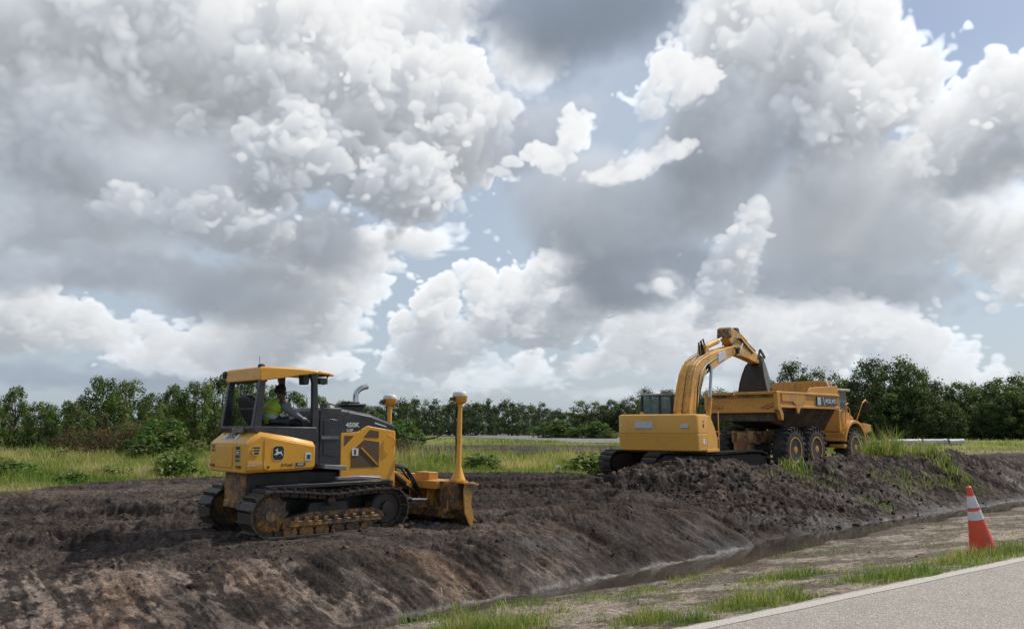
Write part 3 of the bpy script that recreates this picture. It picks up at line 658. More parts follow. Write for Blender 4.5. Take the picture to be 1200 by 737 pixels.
# ================================================================ bulldozer
DZ = (-3.46, 14.37, -.02, 42.0)
def bulldozer():
    t = thing('bulldozer', 'yellow tracked bulldozer with black hood, open cab and two tall masts on its blade', 'bulldozer', DZ[:3], R(DZ[3]))
    Y, L, D, K = M['dozer'], M['dozer_low'], M['dark'], M['black']
    # --- rear body (fuel tank and fenders)
    def sec(x, zt, ch, zb, w=.68):
        h = [(-w+.04, zb), (-w, zb+.05), (-w, zt-ch), (-w+ch*1.05, zt)]
        return [(x, y, z) for y, z in h]+[(x, -y, z) for y, z in h[::-1]]
    b = MB().loft([sec(-1.32, 1.50, .03, 1.06, .66), sec(-1.30, 1.515, .035, 1.05), sec(-1.09, 1.71, .10, 1.06), sec(-.60, 1.62, .085, 1.065), sec(-.20, 1.535, .08, 1.08), sec(-.165, 1.52, .08, 1.09, .665)])
    body = b.build('body', Y, t, .012)
    mb = MB().prism_x([(-.20, 1.12), (.44, 1.12), (.44, 1.46), (-.20, 1.46)], -1.335, -1.30); mb.build('rear_panel', Y, body, .01)
    pan = [(-1.04,1.115),(-.99,1.09),(-.22,1.115),(-.19,1.14),(-.19,1.42),(-.22,1.445),(-.98,1.585),(-1.04,1.55)]
    ad = MB().prism(pan, -.689, -.66).build('access_door', Y, body, .006)
    MB().lathe_y([(-.70, .018), (-.68, .018)], -.97, 1.14, 10).build('latch', K, ad)
    for y in (.53, -.42):
        MB().box(-1.342, -1.31, y-.07, y+.07, 1.125, 1.165).build('tail_light', M['redlens'], body)
    # --- decals on the body
    def decal(name, mat, poly, y=-.6915): return MB().prism(poly, y-.003, y+.001).build(name, mat, body)
    def rr(cx, cz, w, h, r, n=5, bulge=0):
        o = []
        for sx, sz, a0 in ((1,-1,-90),(1,1,0),(-1,1,90),(-1,-1,180)):
            for k in range(n+1):
                a = R(a0+90*k/n); o.append((cx+sx*(w/2-r)+r*math.cos(a), cz+sz*(h/2-r)+r*math.sin(a)))
        if bulge: o = [(x, z+bulge*(1 if z > cz else -1)*(1-((x-cx)/(w/2))**2)) for x, z in o]
        return o
    e = MB(); e.prism(rr(-.81, 1.35, .205, .205, .045, 5, .022), -.6935, -.6905); em = e.build('emblem', M['yellowprint'], body)
    MB().prism(rr(-.81, 1.35, .178, .178, .038, 5, .02), -.6955, -.6925).build('emblem_field', M['blackprint'], em)
    deer = [(-.078,-.022),(-.052,-.010),(-.035,.012),(-.038,.034),(-.056,.040),(-.050,.052),(-.034,.056),(-.030,.072),(-.022,.058),(-.018,.076),(-.010,.058),(-.014,.040),(-.004,.018),(.030,.014),(.050,.026),(.058,.040),(.062,.020),(.056,.002),(.078,-.030),(.092,-.056),(.070,-.040),(.044,-.016),(.022,-.012),(-.006,-.020),(-.030,-.034),(-.044,-.052),(-.040,-.034),(-.028,-.020),(-.046,-.026),(-.070,-.034)]
    MB().prism([(-.812+x*.92, 1.352+z*.95) for x, z in deer], -.6975, -.6945).build('leaping_deer', M['white'], em)
    st = decal('warning_sticker', M['yellowprint'], rr(-1.17, 1.39, .135, .145, .05))
    for k, (w, h) in enumerate(((.11,.022),(.10,.022),(.075,.03))): MB().box(-1.17-w/2, -1.17+w/2, -.6965, -.6925, 1.435-.042*k-h/2, 1.435-.042*k+h/2).build('sticker_print', M['blackprint'], st)
    text('side_number', '200991', .10, M['faint'], body, (-1.165, -.692, 1.19), (R(90), 0, 0), .0015, .002)
    st = decal('side_label', M['white'], rr(-.30, 1.285, .105, .12, .012))
    MB().box(-.325, -.26, -.697, -.693, 1.245, 1.315).build('label_print', M['greenprint'], st); MB().box(-.302, -.284, -.6985, -.695, 1.25, 1.31).build('label_figure', M['blackprint'], st)
    text('track_lettering', 'E-Track', .062, M['greyprint'], body, (-.655, -.692, 1.165), (R(90), 0, R(0)), .0015, .001)
    MB().box(-.51, -.345, -.6945, -.6905, 1.14, 1.195).build('dark_badge', M['greyprint'], body)
    text('badge_lettering', '450K', .05, M['pale'], body, (-.4275, -.6955, 1.167), (R(90), 0, 0), .001, .001)
    zr = -1.3215
    text('fleet_number', '25', .15, M['greyprint'], body, (zr-.0, .53, 1.41), (R(90), 0, R(-90)), .003, .003)
    st = MB().box(zr-.004, zr+.01, -.47, -.29, 1.19, 1.465).build('rear_sticker', M['yellowprint'], body)
    for k in range(4): MB().box(zr-.008, zr-.003, -.455, -.305, 1.215+.063*k, 1.262+.063*k).build('sticker_print', M['greenprint' if k == 0 else 'blackprint'], st)
    MB().box(zr-.010, zr-.007, -.44, -.33, 1.352, 1.375).build('sticker_stripe', M['white'], st)
    sl = math.atan2(.20, .21)
    f = MB(); f.add([(-1.262,.36,1.557),(-1.262,-.16,1.557),(-1.178,-.16,1.637),(-1.178,.36,1.637)], [(0,1,2,3)]); lab = f.build('deck_label', M['white'], body)
    text('deck_lettering', '2352', .13, M['blackprint'], body, (-1.222, .10, 1.600), (sl, 0, R(-90)), .001, .004, 1.25)
    # --- engine-bay belly, rear case
    MB().prism([(-1.15,.62),(-1.15,1.06),(1.45,1.0),(1.5,.62),(1.2,.34),(-.95,.34)], -.40, .40).build('belly_frame', K, t, .02)
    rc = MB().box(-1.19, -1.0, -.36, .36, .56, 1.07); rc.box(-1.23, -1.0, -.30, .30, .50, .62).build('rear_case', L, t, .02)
    MB().box(-1.0, 1.3, -.72, .72, .80, .86).build('fender_plate', K, t, .01)
    # --- floor, side sill and cab side panels
    MB().prism([(-1.10,1.60),(-1.20,1.71),(-1.20,1.76),(-.12,1.74),(-.08,1.60),(-.12,1.50)], -.615, .615).build('cab_floor', D, t, .012)
    MB().prism_z([(-1.215,.12),(-1.215,-.28),(-1.12,-.28),(-1.12,.12)], 1.655, 1.735).build('rear_step', M['bare'], t, .006)
    # --- roll cage
    for y in (.555, -.555):
        MB().loft([[(x, yy, z) for x, yy in ((xa, y-.045),(xb, y-.045),(xb, y+.045),(xa, y+.045))] for xa, xb, z in ((-1.20,-1.06,1.74),(-1.10,-1.01,2.50))]).build('rear_post', D, t, .012)
        MB().loft([[(x, yy, z) for x, yy in ((xa, y-.04),(xb, y-.04),(xb, y+.04),(xa, y+.04))] for xa, xb, z in ((-.19,-.05,1.14),(-.19,-.08,1.95),(-.20,-.11,2.45),(-.25,-.11,2.62))]).build('front_post', D, t, .012)
    MB().prism_x([(-.50,2.62),(-.50,2.46),(-.46,2.44),(.50,2.44),(.52,2.62)], -1.10, -.93).build('rear_guard_box', K, t, .02)
    MB().beam((-1.07,-.5,2.03),(-1.07,.5,2.03),.03,.03).build('rear_rail', K, t)
    # rear screen bars
    sc = MB()
    for k in range(9): yk = -.46+.115*k; sc.tube([(-1.115,yk,1.78),(-1.09,yk,2.46)], .0035, 5)
    sc.build('rear_screen', K, t)
    rf = MB()
    rf.loft([[(x, y, z) for y, z in ((-.62,zl),(-.62,zh-.02),(-.57,zh),(.57,zh),(.62,zh-.02),(.62,zl))] for x, zl, zh in ((-1.12,2.47,2.655),(-1.08,2.455,2.68),(-.78,2.50,2.685),(-.45,2.56,2.68),(-.20,2.595,2.665),(-.12,2.60,2.66))])
    rf.loft([[(x, y, z) for y, z in ((-w,zl),(-w,zh),(w,zh),(w,zl))] for x, w, zl, zh in ((-.14,.60,2.60,2.655),(.10,.57,2.59,2.63),(.23,.52,2.575,2.60))])
    roof = rf.build('roof', Y, t, .012)
    MB().beam((-.11,-.50,2.56),(.12,-.50,2.60),.03,.03).beam((.05,-.48,2.43),(.14,-.48,2.58),.02,.02).build('visor_bracket', K, roof)
    mi = MB().box(-.08, .07, -.60, -.46, 2.435, 2.54).build('mirror', K, t, .015)
    MB().prism([(-.36,2.57),(-.23,2.57),(-.25,2.42),(-.35,2.42)], -.56, -.40).build('monitor', K, t, .015)
    MB().tube([(-1.08,-.50,2.67),(-1.08,-.49,2.84)], .004, 5).build('antenna', K, t)
    for y in (.60,): 
        wl = MB().lathe_y([(y+.01,.03),(y+.02,.055),(y+.10,.06),(y+.11,.05)], -1.10, 2.60, 14).build('work_light', K, t)
    MB().lathe_z([(2.60,.05),(2.70,.055),(2.72,.03)], -1.06, -.52, 12).build('beacon', K, t)
    # --- seat, levers
    se = MB(); se.loft([[(x, y, z) for y, z in ((-.24,1.70),(-.26,1.80),(.26,1.80),(.24,1.70))] for x in (-.90,-.42)])
    se.loft([[(x+dx, y*w, z) for dx, y in ((-.05,-.8),(.05,-1),(.07,0),(.05,1),(-.05,.8))] for x, w, z in ((-.88,.26,1.78),(-.97,.30,1.95),(-1.03,.29,2.10),(-1.06,.24,2.20),(-1.06,.12,2.245))])
    se.box(-.80,-.45,-.36,-.28,1.80,1.87).box(-.80,-.45,.28,.36,1.80,1.87)
    seat = se.build('seat', M['seat'], t, .02)
    MB().tube([(-.22,-.16,1.74),(-.15,-.17,1.86)], .013, 8).tube([(-.15,-.17,1.86),(-.145,-.17,1.90)], .024, 8).build('lever', K, t)
    # --- hood
    hd = MB()
    hs = lambda x, w, zb, zt, c: [(x, y, z) for y, z in ((-w,zb),(-w,zt-c),(-w+c*1.2,zt),(w-c*1.2,zt),(w,zt-c),(w,zb))]
    hd.loft([hs(.40,.46,1.64,2.055,.05), hs(1.00,.46,1.665,1.965,.05), hs(1.05,.46,1.67,1.945,.05), hs(1.47,.455,1.665,1.80,.04), hs(1.49,.44,1.67,1.785,.04)])
    hood = hd.build('hood', D, t, .008)
    MB().add([(1.06,-.40,1.948),(1.06,.40,1.948),(1.455,.40,1.812),(1.455,-.40,1.812)], [(0,1,2,3)]).build('hood_plate', M['bare'], hood)
    MB().prism([(1.07,1.80),(1.08,1.825),(1.31,1.755),(1.31,1.738)], -.4665, -.462).build('hood_strip', M['white'], hood)
    text('model_number', '450K', .105, M['white'], hood, (.635, -.4645, 1.775), (R(90), 0, 0), .0015, .003, 1.15)
    text('model_suffix', 'LGP', .06, M['white'], hood, (.585, -.4645, 1.69), (R(90), 0, 0), .0015, .002, 1.2)
    for x, z in ((.44,1.95),(.44,1.68),(.55,1.99),(1.33,1.71),(1.43,1.69),(.80,1.69)): MB().lathe_y([(-.474,.012),(-.46,.012)], x, z, 8).build('bolt', M['bare'], hood)
    ds = MB().prism([(.0,1.10),(.0,2.00),(.06,2.06),(.40,2.055),(.40,1.05)], -.50, .50).build('dash_panel', D, t, .012)
    MB().prism([(.07,1.30),(.07,1.85),(.20,1.88),(.33,1.86),(.33,1.26)], -.508, -.49).build('dash_door', D, ds, .008)
    MB().tube([(.02,-.47,2.05),(.04,-.47,2.11),(.20,-.47,2.12),(.34,-.47,2.09),(.36,-.47,2.05)], .012, 8).build('grab_rail', K, ds)
    MB().box(.02,.36,-.52,-.505,1.55,1.60).build('dash_label', M['bare'], ds)
    MB().prism([(-.02,1.085),(.40,1.045),(.40,1.12),(.0,1.15)], -.70, -.40).build('boarding_step', M['grey_step'], t, .008)
    # --- engine side panels with meshed openings
    gp = MB()
    outer = [(.41,.93),(.41,1.645),(.74,1.665),(.92,1.765),(1.485,1.675),(1.495,.78)]
    for sg in (-1, 1):
        yo, yi = .475*sg, .435*sg
        gp.prism(outer, min(yo, yi), max(yo, yi))
    gp.prism([(1.40,.72),(1.40,1.68),(1.50,1.66),(1.50,.72)], -.47, .47)
    ep = gp.build('engine_panel', Y, t, .01)
    for op in ([(.61,1.07),(.61,1.33),(.86,1.53),(1.16,1.49),(1.16,1.07)], [(.48,1.43),(.48,1.60),(.66,1.60)], [(.85,1.57),(.97,1.70),(1.15,1.67),(1.15,1.555)]):
        MB().prism(op, -.480, -.470).build('grille', M['mesh'], ep)
    MB().beam((.80,-.482,1.40),(1.13,-.482,1.11),.02,.022).build('diagonal_brace', Y, ep)
    MB().prism(rr(.685,1.33,.12,.12,.01), -.488, -.479).build('panel_label', M['white'], ep)
    MB().box(.665,.70,-.491,-.487,1.29,1.37).build('label_figure', M['blackprint'], ep)
    MB().tube([(1.33,-.50,1.60),(1.42,-.52,1.56),(1.46,-.52,1.46),(1.42,-.50,1.38)], .011, 7).build('handle', Y, ep)
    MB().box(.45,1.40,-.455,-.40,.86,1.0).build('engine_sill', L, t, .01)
    MB().prism([(.13,.905),(.13,.955),(.52,.965),(.96,.925),(.96,.895)], -.88, -.78).build('fender_bar', M['grey_step'], t, .012)
    MB().tube([(.55,-.84,.958),(.95,-.84,.935)], .014, 8).build('chrome_rod', M['chrome'], t)
    # --- exhaust and air cleaner
    MB().box(.70,1.03,-.20,.12,1.95,2.10).box(.68,1.05,-.22,.14,2.10,2.145).box(.72,.95,-.18,.10,2.145,2.18).build('air_cleaner', K, t, .015)
    arc = [(.93,-.06,2.0),(.93,-.06,2.28)]+[(.93+.26*(1-math.cos(R(a))), -.06, 2.28+.17*math.sin(R(a))) for a in range(12, 92, 12)]
    MB().tube(arc, [.05,.05]+[.048]*(len(arc)-2), 14).build('exhaust_pipe', M['chrome'], t)
    # --- tracks, both sides
    circ = [(-1.00,.44,.325), (1.11,.415,.315)]
    path = belt_path(circ, -.04, .158)
    for sg in (-1, 1):
        yc = .745*sg
        shoes(MB(), path, yc, .45).build('track_chain', M['steel'], t)
        sp = MB(); sp.lathe_y([(yc-.05,.20),(yc-.05,.30),(yc+.05,.30),(yc+.05,.20)], -1.00, .44, 36)
        for k in range(13):
            a = 2*math.pi*k/13; u = Vector((math.cos(a),0,math.sin(a))); w_ = Vector((-math.sin(a),0,math.cos(a))); c_ = Vector((-1.00,0,.44))
            sp.loft([[tuple(c_+u*r+w_*s_+Vector((0,y,0))) for r, s_ in ((.28,-.05),(.345,-.02),(.345,.02),(.28,.05))] for y in (yc-.035, yc+.035)])
        yo = yc+sg*.10
        sp.lathe_y([(yc, .27), (yc+sg*.09, .255), (yo+sg*.03, .20), (yo+sg*.05, .10), (yo+sg*.07,.095), (yo+sg*.07,.02)], -1.00, .44, 28)
        for k in range(10):
            a = 2*math.pi*k/10; sp.lathe_y([(yo, .016), (yo+sg*.035, .016)], -1.00+.215*math.cos(a), .44+.215*math.sin(a), 8)
        sp.build('sprocket', M['dozer_low'], t)
        idl = MB(); idl.lathe_y([(yc-.06,.12),(yc-.06,.24),(yc-.03,.27),(yc+.03,.27),(yc+.06,.24),(yc+.06,.12),(yc+sg*.12,.11),(yc+sg*.13,.05)], 1.11, .415, 30); idl.build('idler', M['steel'], t)
        fr = MB(); fr.prism([(-.78,.20),(-.78,.36),(-.3,.44),(.85,.44),(1.05,.36),(1.05,.25),(.9,.20)], yc-.10, yc+.10)
        fr.prism([(-.72,.235),(-.66,.33),(-.1,.315),(.9,.33),(.95,.24)], min(yc, yc+sg*.165), max(yc, yc+sg*.165))
        for k in range(9): fr.box(-.62+.17*k, -.55+.17*k, min(yc+sg*.1, yc+sg*.175), max(yc+sg*.1, yc+sg*.175), .30, .375)
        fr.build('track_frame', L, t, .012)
        for k in range(6):
            xk = -.66+.275*k
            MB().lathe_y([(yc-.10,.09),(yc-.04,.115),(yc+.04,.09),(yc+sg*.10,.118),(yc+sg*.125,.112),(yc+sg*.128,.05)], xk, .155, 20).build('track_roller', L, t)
        MB().lathe_y([(yc-.07,.075),(yc+.07,.075),(yc+sg*.17,.07),(yc+sg*.19,.04)], .02, .595, 16).build('carrier_roller', M['steel'], t)
        MB().prism([(-.35,.42),(-.30,.58),(.35,.58),(.40,.42)], yc-.06, yc+.06).build('carrier_bracket', K, t, .01)
        # push arm
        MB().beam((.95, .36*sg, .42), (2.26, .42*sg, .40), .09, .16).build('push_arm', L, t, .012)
        ly = .26*sg
        MB().cyl((1.44, ly, 1.02), (1.86, ly, .74), .05, 14).build('lift_cylinder', K, t)
        MB().cyl((1.86, ly, .74), (2.22, ly, .52), .026, 12).build('lift_rod', M['chrome'], t)
    MB().cyl((1.75,-.62,.50),(2.02,-.70,.49),.024,12).build('angle_rod', M['chrome'], t)
    MB().cyl((1.30,-.50,.50),(1.75,-.62,.50),.045,14).build('angle_cylinder', K, t)
    MB().prism([(1.46,.86),(1.46,1.0),(1.78,.96),(2.1,.74),(2.1,.62),(1.7,.80)], -.16, .16).build('hose_guard', Y, t, .015)
    # --- blade
    bl = MB()
    prof = [(2.62,.015),(2.50,.10),(2.43,.24),(2.41,.42),(2.44,.60),(2.50,.75)]
    back = [(x-.035, z+.0) for x, z in prof]
    bl.prism(prof+back[::-1], -1.40, 1.40)
    blade = bl.build('blade', M['blade_mud_shade'], t, .006)
    bb = MB(); bb.prism([(2.16,.66),(2.16,.80),(2.46,.82),(2.46,.70)], -.78, .80)                     # lit box beam along the top
    bb.prism([(2.22,.80),(2.22,.94),(2.42,.94),(2.44,.80)], -.48, -.06); bb.prism([(2.22,.80),(2.22,.90),(2.42,.90),(2.44,.80)], .10, .5)
    MB().prism([(2.20,.18),(2.20,.34),(2.42,.36),(2.44,.16)], -1.0, 1.0).build('lower_beam', M['blade_mud_shade'], blade, .01)
    bb.build('back_beam', M['blade'], blade, .01)
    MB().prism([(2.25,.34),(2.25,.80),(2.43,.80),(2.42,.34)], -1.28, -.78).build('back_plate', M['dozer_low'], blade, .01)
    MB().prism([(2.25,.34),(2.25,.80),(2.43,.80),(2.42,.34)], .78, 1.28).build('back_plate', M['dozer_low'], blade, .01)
    for y in (-.40,-.14,.14,.40,-1.0,1.0): MB().prism([(2.24,.3),(2.26,.66),(2.44,.66),(2.42,.3)], y-.02, y+.02).build('rib', M['blade'], blade)
    for sg in (-1, 1):
        ye = 1.385*sg
        e_ = MB(); e_.prism([(2.66,.0),(2.42,.06),(2.30,.30),(2.28,.66),(2.31,.80),(2.52,.80),(2.46,.62),(2.44,.42),(2.50,.20),(2.64,.05)], min(ye, ye+.03*sg), max(ye, ye+.03*sg))
        e_.prism([(2.24,.78),(2.24,.815),(2.58,.775),(2.58,.735)], min(ye-.20*sg, ye+.06*sg), max(ye-.20*sg, ye+.06*sg))
        e_.build('end_plate', M['blade'], blade, .006)
    ce = MB(); ce.prism([(2.68,-.02),(2.64,.0),(2.48,.14),(2.50,.17),(2.66,.05)], -1.42, 1.42); ce.build('cutting_edge', M['mud_steel'], blade)
    # --- masts
    for sg in (-1, 1):
        ym = 1.10*sg
        ms = MB(); ms.lathe_z([(.80,.125),(.83,.13),(.86,.115),(1.02,.062),(1.06,.05),(2.16,.043)], 2.40, ym, 16); ms.box(2.28,2.52,ym-.13,ym+.13,.785,.815)
        ms.v = [(x+.02*max(0, z-.85), y, z) for x, y, z in ms.v]; ma = ms.build('mast', Y, t); hx, hy = 2.40+.02*1.4, ym
        MB().lathe_z([(2.14,.05),(2.17,.10),(2.19,.118),(2.285,.135),(2.295,.13)], hx, hy, 22).build('receiver_bowl', M['yellowprint' if False else 'dozer'], ma)
        MB().lathe_z([(2.285,.137),(2.325,.134),(2.355,.112),(2.37,.06),(2.373,.01)], hx, hy, 22).build('receiver_dome', M['gps'], ma)
        MB().box(hx-.20,hx-.13,hy-.04,hy+.04,2.20,2.26).box(hx-.15,hx-.06,hy-.012,hy+.012,2.215,2.235).build('receiver_bracket', K, ma)
        MB().tube([(hx-.06,hy+.02,2.16),(hx-.07,hy+.03,2.0),(2.355,ym+.02,1.6),(2.37,ym+.02,1.1)], .012, 6).build('mast_cable', M['hose'], ma)
    # drooping coiled cable from the hood to the near mast
    kp = [(1.46,-.40,1.74),(1.60,-.45,1.62),(1.78,-.52,1.545),(1.98,-.62,1.52),(2.16,-.74,1.56),(2.31,-.93,1.68),(2.38,-1.06,1.90),(2.39,-1.10,2.10)]
    cpts = []
    for i in range(len(kp)-1):
        for k in range(26): cpts.append(Vector(kp[i]).lerp(Vector(kp[i+1]), k/26))
    cpts = [c_+Vector((0, .012*math.sin(i*1.5), .012*math.cos(i*1.5))) for i, c_ in enumerate(cpts)]
    MB().tube(cpts, .0125, 6).build('coiled_cable', M['hose'], t)
    for k, (dy, dz) in enumerate(((-.30,0),(-.22,.03),(-.12,.0),(.10,.02),(.22,0))):
        MB().tube([(1.45,dy,.98),(1.62,dy-.02,1.06+dz),(1.84,dy-.03,1.02+dz),(2.0,dy-.02,.84),(2.16,dy,.58)], .021, 8).build('hydraulic_hose', M['hose'], t)
    return t
bulldozer()

# ================================================================ the operator on the dozer's seat
def skinned(name, mat, chains, parent, sub=2, root=0):
    """chains: list of [(point, radius), ...]; equal points are welded so the figure is one surface"""
    vs, rad, es, idx = [], [], [], {}
    for ch in chains:
        pv = None
        for p, r in ch:
            k = tuple(round(c, 4) for c in p)
            if k not in idx: idx[k] = len(vs); vs.append(p); rad.append(r)
            i = idx[k]
            if pv is not None and pv != i: es.append((pv, i))
            pv = i
    me = bpy.data.meshes.new(name); me.from_pydata(vs, es, []); me.materials.append(mat)
    o = bpy.data.objects.new(name, me); C.objects.link(o); o.parent = parent
    o.modifiers.new('skin', 'SKIN')
    for v, r in zip(me.skin_vertices[0].data, rad): v.radius = (r, r) if not isinstance(r, tuple) else r
    me.skin_vertices[0].data[root].use_root = True
    s = o.modifiers.new('smooth', 'SUBSURF'); s.levels = s.render_levels = sub
    for m_ in o.modifiers:
        if m_.type == 'SKIN': m_.use_smooth_shade = True
    return o
def operator():
    t = thing('person', 'operator in a lime safety vest leaning forward on the seat of the bulldozer', 'person', (DZ[0]+.02, DZ[1]+.02, DZ[2]-.045), R(DZ[3]))
    # dozer coordinates: x forward, y left, z up.  Seated, chest leaning forward, head turned to the far side
    pel, wai, che, nek = (-.70,0,1.90), (-.69,0,2.00), (-.58,0,2.13), (-.50,.01,2.22)
    hb, hm, ht = (-.475,.02,2.285), (-.455,.03,2.35), (-.455,.03,2.415)
    sR, eR, wR = (-.55,-.185,2.165), (-.36,-.27,1.985), (-.185,-.205,1.925)
    sL, eL, wL = (-.55,.195,2.165), (-.40,.31,1.98), (-.24,.24,1.93)
    def hand(w, sgn):
        d = Vector((.9, .15*sgn, -.25)).normalized(); s_ = Vector((-.15*sgn, .95, 0)).normalized(); out = []
        w = Vector(w); palm = w+d*.055
        out.append([(tuple(w), .027), (tuple(palm), .033)])
        for k, (o, ln) in enumerate(((-.030,.068),(-.010,.076),(.010,.072),(.029,.056))):
            a = palm+s_*o+d*.025
            out.append([(tuple(palm), .033), (tuple(a), .0105), (tuple(a+d*ln*.45+Vector((0,0,-.008))), .0095), (tuple(a+d*ln*.6+Vector((0,0,-.036))), .0085)])
        b = w+d*.03+s_*(-.034*sgn)
        out.append([(tuple(w+d*.02), .026), (tuple(b), .0115), (tuple(b+d*.035+s_*(-.014*sgn)+Vector((0,0,-.012))), .010)])
        return out
    spine = [(pel,(.15,.11)),(wai,(.135,.105)),(che,(.155,.11)),(nek,.052),(hb,.062),(hm,.088),(ht,.072)]
    ch = [spine, [(che,(.155,.11)),(sR,.06),(eR,.042),(wR,.027)], [(che,(.155,.11)),(sL,.06),(eL,.042),(wL,.027)],
          [(pel,(.15,.11)),((-.60,-.10,1.88),.095),((-.24,-.14,1.90-.02),.07),((-.10,-.14,1.55),.05),((-.02,-.14,1.52),.04)],
          [(pel,(.15,.11)),((-.60,.10,1.88),.095),((-.24,.14,1.90-.02),.07),((-.10,.14,1.55),.05),((-.02,.14,1.52),.04)],
          [(hm,.088),((-.362,.05,2.335),.016)], [(hm,.088),((-.47,-.062,2.345),.018)], [(hm,.088),((-.455,.122,2.345),.018)], [(hb,.062),((-.395,.04,2.268),.03)]]
    ch += hand(wR, -1)+hand(wL, 1)
    body = skinned('body', M['skin'], ch, t)
    def shell(name, mat, secs, n=18):
        mb = MB()
        mb.loft([[(cx+a*math.cos(2*math.pi*k/n)*ax, cy+b*math.sin(2*math.pi*k/n), cz+a*math.cos(2*math.pi*k/n)*az) for k in range(n)] for cx, cy, cz, a, b, ax, az in secs])
        return mb.build(name, mat, t, 0, 60)
    s1 = [(-.70,0,1.83,.135,.185,1,0),(-.69,0,1.92,.14,.19,.98,-.15),(-.66,0,2.03,.14,.20,.92,-.35),(-.59,0,2.125,.135,.215,.85,-.5),(-.545,0,2.18,.105,.19,.8,-.55),(-.51,.005,2.225,.066,.085,.8,-.55)]
    shell('vest', M['vest'], s1)
    def ring(name, mat, i, f0, f1, k=1.025):
        A, B = np.array(s1[i]), np.array(s1[i+1]); secs = []
        for f in (f0, f1):
            q = A*(1-f)+B*f; q[3] *= k; q[4] *= k; secs.append(tuple(q))
        return shell(name, mat, secs)
    ring('waist_tape', M['silver'], 1, .05, .50); ring('chest_band', M['orangetape'], 2, -.02, .20)
    for sg in (-1, 1):   # shoulder tape running over the chest side
        MB().tube([(-.50+.0,.13*sg,2.215),(-.46,.165*sg,2.15),(-.50,.175*sg,2.05),(-.545,.175*sg,1.95)], [.018,.024,.024,.022], 8).build('shoulder_tape', M['silver'], t)
    skinned('sleeve', M['shirt'], [[((-.565,-.165,2.165),.075),((-.47,-.235,2.085),.068),((-.355,-.272,1.985),.06),((-.25,-.235,1.945),.05),((-.205,-.215,1.93),.042)]], t)
    skinned('sleeve', M['shirt'], [[((-.565,.17,2.165),.075),((-.48,.26,2.07),.066),((-.40,.312,1.98),.058),((-.29,.265,1.945),.05),((-.255,.245,1.935),.042)]], t)
    for w, sg in ((wR,-1),(wL,1)):
        g = skinned('glove', M['glove'], [[(p, (r*1.22 if not isinstance(r, tuple) else r)) for p, r in c_] for c_ in hand(w, sg)]+[[(tuple(Vector(w)-Vector((.03,0,-.006))), .040), (tuple(w), .036)]], t)
    skinned('trousers', M['jeans'], [[(( -.72,0,1.89),(.16,.12)),((-.60,-.10,1.88),.105),((-.24,-.14,1.88),.08),((-.11,-.14,1.58),.062)],[((-.72,0,1.89),(.16,.12)),((-.60,.10,1.88),.105),((-.24,.14,1.88),.08),((-.11,.14,1.58),.062)]], t)
    # hair: cap of dark hair over crown and back of the head
    mb = MB(); n = 20; secs = []
    for k in range(9):
        ph = R(-18+108*k/8); r = math.cos(ph); secs.append([(-.470+(.108 if math.cos(2*math.pi*j/n) < 0 else .085)*r*math.cos(2*math.pi*j/n), .03+.098*r*math.sin(2*math.pi*j/n), 2.375+.115*math.sin(ph)+(.035 if math.cos(2*math.pi*j/n) > .3 else 0)*(1-k/8)) for j in range(n)])
    mb.loft(secs); mb.build('hair', M['hair'], t, 0, 60)
    for y in (.0, .075): MB().lathe_y([(y-.012,.004),(y,.011),(y+.012,.004)], -.376, 2.352, 8).build('eye', M['blackprint'], t)
    MB().beam((-.372,.015,2.300),(-.376,.075,2.300),.008,.008).build('mouth', M['redlens'], t)
    return t
operator()

